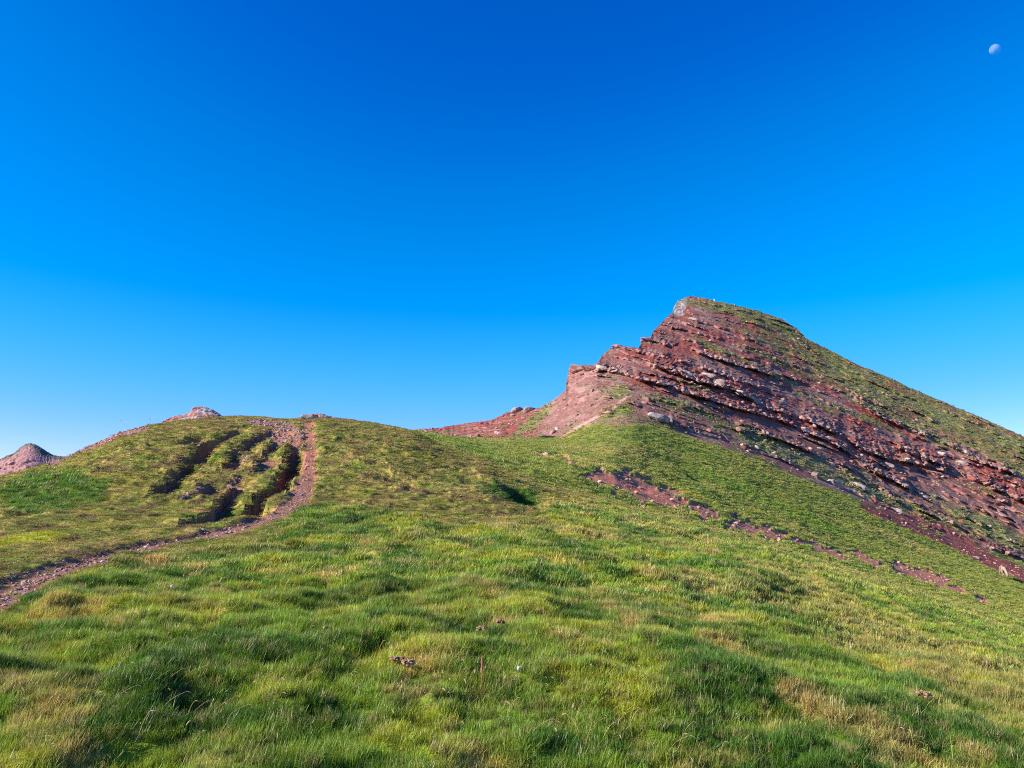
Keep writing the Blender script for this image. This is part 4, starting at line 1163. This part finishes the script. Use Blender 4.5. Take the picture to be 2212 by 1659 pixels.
for (u, s) in [(246, 2.0), (250, 1.5), (270, 1.8), (285, 2.3), (290, 1.6), (325, 2.4), (470, 2.0), (480, 1.6), (530, 1.8), (183, 1.4), (333, 1.7), (298, 1.4)]:
    stalk(u, float(np.interp(u, us, vA)) + 2, s * 1.25, int(u), label='thin dry stalk standing up against the sky on the left ridge', group='stalks on the left skyline', rz=2.6 + 0.5 * math.sin(u))

# dandelion clocks
def clock(u, v, lab):
    p, i, j = HILL(u, v)
    r = bpy.data.objects.new('dandelion_clock', None); scene.collection.objects.link(r); r.location = p
    tag(r, lab, 'flower')
    bm = bmesh.new(); tube(bm, [(0, 0, 0), (.004, 0, .1), (0, 0, .2)], .0018); link('stem', to_mesh(bm, 'stem', M_herb), r)
    bm = bmesh.new()
    rdd = random.Random(3)
    bmesh.ops.create_icosphere(bm, subdivisions=2, radius=.012)
    for q in range(80):
        d = Vector((rdd.gauss(0, 1), rdd.gauss(0, 1), rdd.gauss(0, 1))).normalized()
        a = d.orthogonal().normalized() * .004; b = d.cross(a).normalized() * .004
        vs = [bm.verts.new(d * .018 + a), bm.verts.new(d * .018 + b), bm.verts.new(d * .018 - a), bm.verts.new(d * .018 - b)]
        bm.faces.new(vs)
    h = link('fluff_ball', to_mesh(bm, 'fluff_ball', M_white), r); h.location = (0, 0, .21)
clock(368, 1310, 'round white dandelion clock in the left meadow below the path')
clock(1121, 1490, 'white dandelion clock in the near centre meadow')

# a dried dock spike
p, i, j = HILL(1040, 1478)
r = bpy.data.objects.new('dock_plant', None); scene.collection.objects.link(r); r.location = p
tag(r, 'brown dried dock spike standing straight up in the near centre meadow', 'dock')
bm = bmesh.new(); tube(bm, [(0, 0, 0), (0, 0, .15), (0.004, 0, .3)], .003); link('stem', to_mesh(bm, 'stem', M_dark), r)
bm = bmesh.new(); tube(bm, [(0, 0, .14), (0, 0, .18), (.003, 0, .22), (.003, 0, .27), (.004, 0, .30)], [.004, .010, .008, .009, .002]); link('seed_head', to_mesh(bm, 'seed_head', M_dark), r)

# leafy herbs at lower right
def herb(u, v, h, lab, seed):
    p, i, j = HILL(u, v)
    r = bpy.data.objects.new('herb_plant', None); scene.collection.objects.link(r); r.location = p
    r.rotation_euler = (0, 0, seed)
    tag(r, lab, 'herb')
    rdd = random.Random(seed)
    bm = bmesh.new(); tube(bm, [(0, 0, 0), (.01, 0, h * .5), (.03, 0, h)], [.005, .004, .002]); link('stem', to_mesh(bm, 'stem', M_herb), r)
    for q in range(9):
        t = .2 + .09 * q; a = q * 2.4 + rdd.random()
        L = h * .32 * (1.15 - t * .6)
        d = Vector((math.cos(a), math.sin(a), .6)).normalized(); s_ = Vector((-math.sin(a), math.cos(a), 0)) * L * .16
        o_ = Vector((.03 * t, 0, h * t))
        bm = bmesh.new()
        A = [bm.verts.new(o_), bm.verts.new(o_ + d * L * .5 + s_), bm.verts.new(o_ + d * L * .5 - s_ ), bm.verts.new(o_ + d * L + Vector((0, 0, -L * .25))), bm.verts.new(o_ + d * L * .5 + Vector((0, 0, -.006)))]
        bm.faces.new((A[0], A[1], A[4])); bm.faces.new((A[0], A[4], A[2])); bm.faces.new((A[1], A[3], A[4])); bm.faces.new((A[4], A[3], A[2]))
        link('leaf', to_mesh(bm, 'leaf', M_herb), r)
herb(1920, 1590, .26, 'tall yellow-green leafy herb alone in the lower right meadow', 1)
herb(1976, 1625, .20, 'leafy herb, left one of the group at the lower right edge of the meadow', 2)
herb(2006, 1640, .22, 'leafy herb, middle one of the group at the lower right edge of the meadow', 3)
herb(2060, 1650, .26, 'leafy herb, right one of the group at the lower right edge of the meadow', 4)

# ------------------------------------------------------------------ summit marker
p, i, j = pos_at(1543, 652, RG2, RS)
r = bpy.data.objects.new('summit_marker', None); scene.collection.objects.link(r); r.location = p - Vector((0, 0, .2))
tag(r, 'small white marker post on the summit skyline', 'marker post')
M_post = plain_mat('white_paint', (.8, .8, .8), 3, .1, .1, .02)
bm = bmesh.new()
bmesh.ops.create_cone(bm, cap_ends=True, segments=10, radius1=.16, radius2=.12, depth=1.2, matrix=Matrix.Translation((0, 0, .7)))
link('post', to_mesh(bm, 'post', M_post), r)
bm = bmesh.new()
bmesh.ops.create_cone(bm, cap_ends=True, segments=8, radius1=.5, radius2=.3, depth=.4, matrix=Matrix.Translation((0, 0, .2)))
link('stone_base', to_mesh(bm, 'stone_base', M_pale), r)

# ------------------------------------------------------------------ the grazing cow
def skin_body(name, verts, edges, radii, mat, parent=None, sub=2, root=0):
    me = bpy.data.meshes.new(name); me.from_pydata(verts, edges, [])
    me.materials.append(mat)
    o = link(name, me, parent)
    sm = o.modifiers.new('skin', 'SKIN'); sm.use_smooth_shade = True
    if not me.skin_vertices: me.skin_vertices.new()
    for k, rr_ in enumerate(radii):
        me.skin_vertices[0].data[k].radius = (rr_, rr_) if not isinstance(rr_, tuple) else rr_
        me.skin_vertices[0].data[k].use_root = (k == root)
    s2 = o.modifiers.new('sub', 'SUBSURF'); s2.levels = sub; s2.render_levels = sub
    return o
M_cow = plain_mat('cow_hide', (.32, .235, .17), 2.2, .15, .2, .02, c2=(.25, .165, .11))
M_hoof = plain_mat('dark_horn', (.06, .05, .045), 8, .2, .1, .01)
p, i, j = MID(2168, 1246)
cow = bpy.data.objects.new('cow', None); scene.collection.objects.link(cow)
cow.location = p - Vector((0, 0, .05))
cow.rotation_euler = (0, 0, R(-112)); cow.scale = (1.15,) * 3
tag(cow, 'cream cow grazing on the green slope near the right edge', 'cow')
V_ = [(-.75, 0, 1.15), (-.35, 0, 1.12), (.15, 0, 1.08), (.6, 0, 1.12), (.9, 0, 1.12), (1.2, .06, .85), (1.42, .12, .58), (1.60, .16, .36), (1.72, .18, .22)]
E_ = [(k, k + 1) for k in range(8)]
Rr = [(.30, .33), (.36, .40), (.40, .42), (.36, .40), (.24, .28), (.17, .20), (.15, .17), (.12, .12), (.08, .08)]
def leg_chain(start, pts, rs):
    prev = start
    for q, r_ in zip(pts, rs):
        V_.append(q); Rr.append(r_); E_.append((prev, len(V_) - 1)); prev = len(V_) - 1
for s_ in (-1, 1):
    leg_chain(0, [(-.72, .20 * s_, .85), (-.62, .22 * s_, .62), (-.82, .22 * s_, .42), (-.78, .22 * s_, .12), (-.74, .22 * s_, .02)], [.17, .12, .075, .06, .07])
    leg_chain(3, [(.58, .20 * s_, .78), (.60, .21 * s_, .45), (.57, .21 * s_, .14), (.60, .21 * s_, .02)], [.15, .085, .06, .07])
skin_body('body', V_, E_, Rr, M_cow, cow, root=2)
for s_ in (-1, 1):
    bm = bmesh.new(); tube(bm, [(1.38, .12 + .10 * s_, .72), (1.36, .12 + .2 * s_, .76), (1.34, .12 + .28 * s_, .72)], [.03, .06, .01]); link('ear', to_mesh(bm, 'ear', M_cow), cow)
    bm = bmesh.new(); tube(bm, [(1.36, .12 + .07 * s_, .76), (1.36, .12 + .17 * s_, .88), (1.44, .12 + .20 * s_, .98)], [.035, .025, .006]); link('horn', to_mesh(bm, 'horn', M_hoof), cow)
bm = bmesh.new(); tube(bm, [(-.98, 0, 1.25), (-1.08, 0, 1.0), (-1.06, .02, .6), (-1.05, .02, .42)], [.035, .025, .03, .05]); link('tail', to_mesh(bm, 'tail', M_cow), cow)
p, i, j = MID(2180, 1241)
put('boulder', rocks_pink[2], MID(2179, 1240)[0], .75, (0, R(10), 0), 'low brown rock just right of the grazing cow', 'boulder', sink=.3)
for (u, v, s, lab) in [(2108, 1203, 8, 'flat pale rock on the green slope under the red earth tongue'), (1965, 1172, 6, 'small pale rock at the left on the green slope below the red tongue'), (2018, 1187, 0, ''), (1452, 980, 4, 'tiny grey rock on the smooth green slope'), (2148, 1215, 0, '')]:
    if s: put('boulder', rocks_pale[u % 6], MID(u, v)[0], s * MID(u, v)[0].y / FP, (0, R(10), .4), lab, 'boulder', sink=.3)

# ------------------------------------------------------------------ the moon
ax, bz = ray(2149, 107)
D = 20000.0
mr_ = 5.6 / 740 * D * 1.0
bm = bmesh.new(); bmesh.ops.create_uvsphere(bm, u_segments=48, v_segments=32, radius=mr_)
for f in bm.faces: f.smooth = True
mm_, nt, out = new_mat('moon_surface')
dif = nt.nodes.new('ShaderNodeBsdfDiffuse'); tr = nt.nodes.new('ShaderNodeBsdfTransparent'); ad = nt.nodes.new('ShaderNodeAddShader')
no = nt.nodes.new('ShaderNodeTexNoise'); no.inputs['Scale'].default_value = 2.0; tc = nt.nodes.new('ShaderNodeTexCoord')
nt.links.new(tc.outputs['Generated'], no.inputs['Vector'])
rp = nt.nodes.new('ShaderNodeValToRGB'); rp.color_ramp.elements[0].position = .4; rp.color_ramp.elements[1].position = .6
rp.color_ramp.elements[0].color = (.085, .095, .075, 1); rp.color_ramp.elements[1].color = (.12, .13, .10, 1)
nt.links.new(no.outputs[0], rp.inputs[0]); nt.links.new(rp.outputs[0], dif.inputs[0])
gm = nt.nodes.new('ShaderNodeNewGeometry'); mxs = nt.nodes.new('ShaderNodeMixShader')
nt.links.new(dif.outputs[0], ad.inputs[0]); nt.links.new(tr.outputs[0], ad.inputs[1])
nt.links.new(gm.outputs['Backfacing'], mxs.inputs[0]); nt.links.new(ad.outputs[0], mxs.inputs[1]); nt.links.new(tr.outputs[0], mxs.inputs[2]); nt.links.new(mxs.outputs[0], out.inputs[0])
moon = link('moon', to_mesh(bm, 'moon', mm_))
moon.location = (ax * D, D, EYE + bz * D)
tag(moon, 'pale half moon in the blue sky at upper right', 'moon')
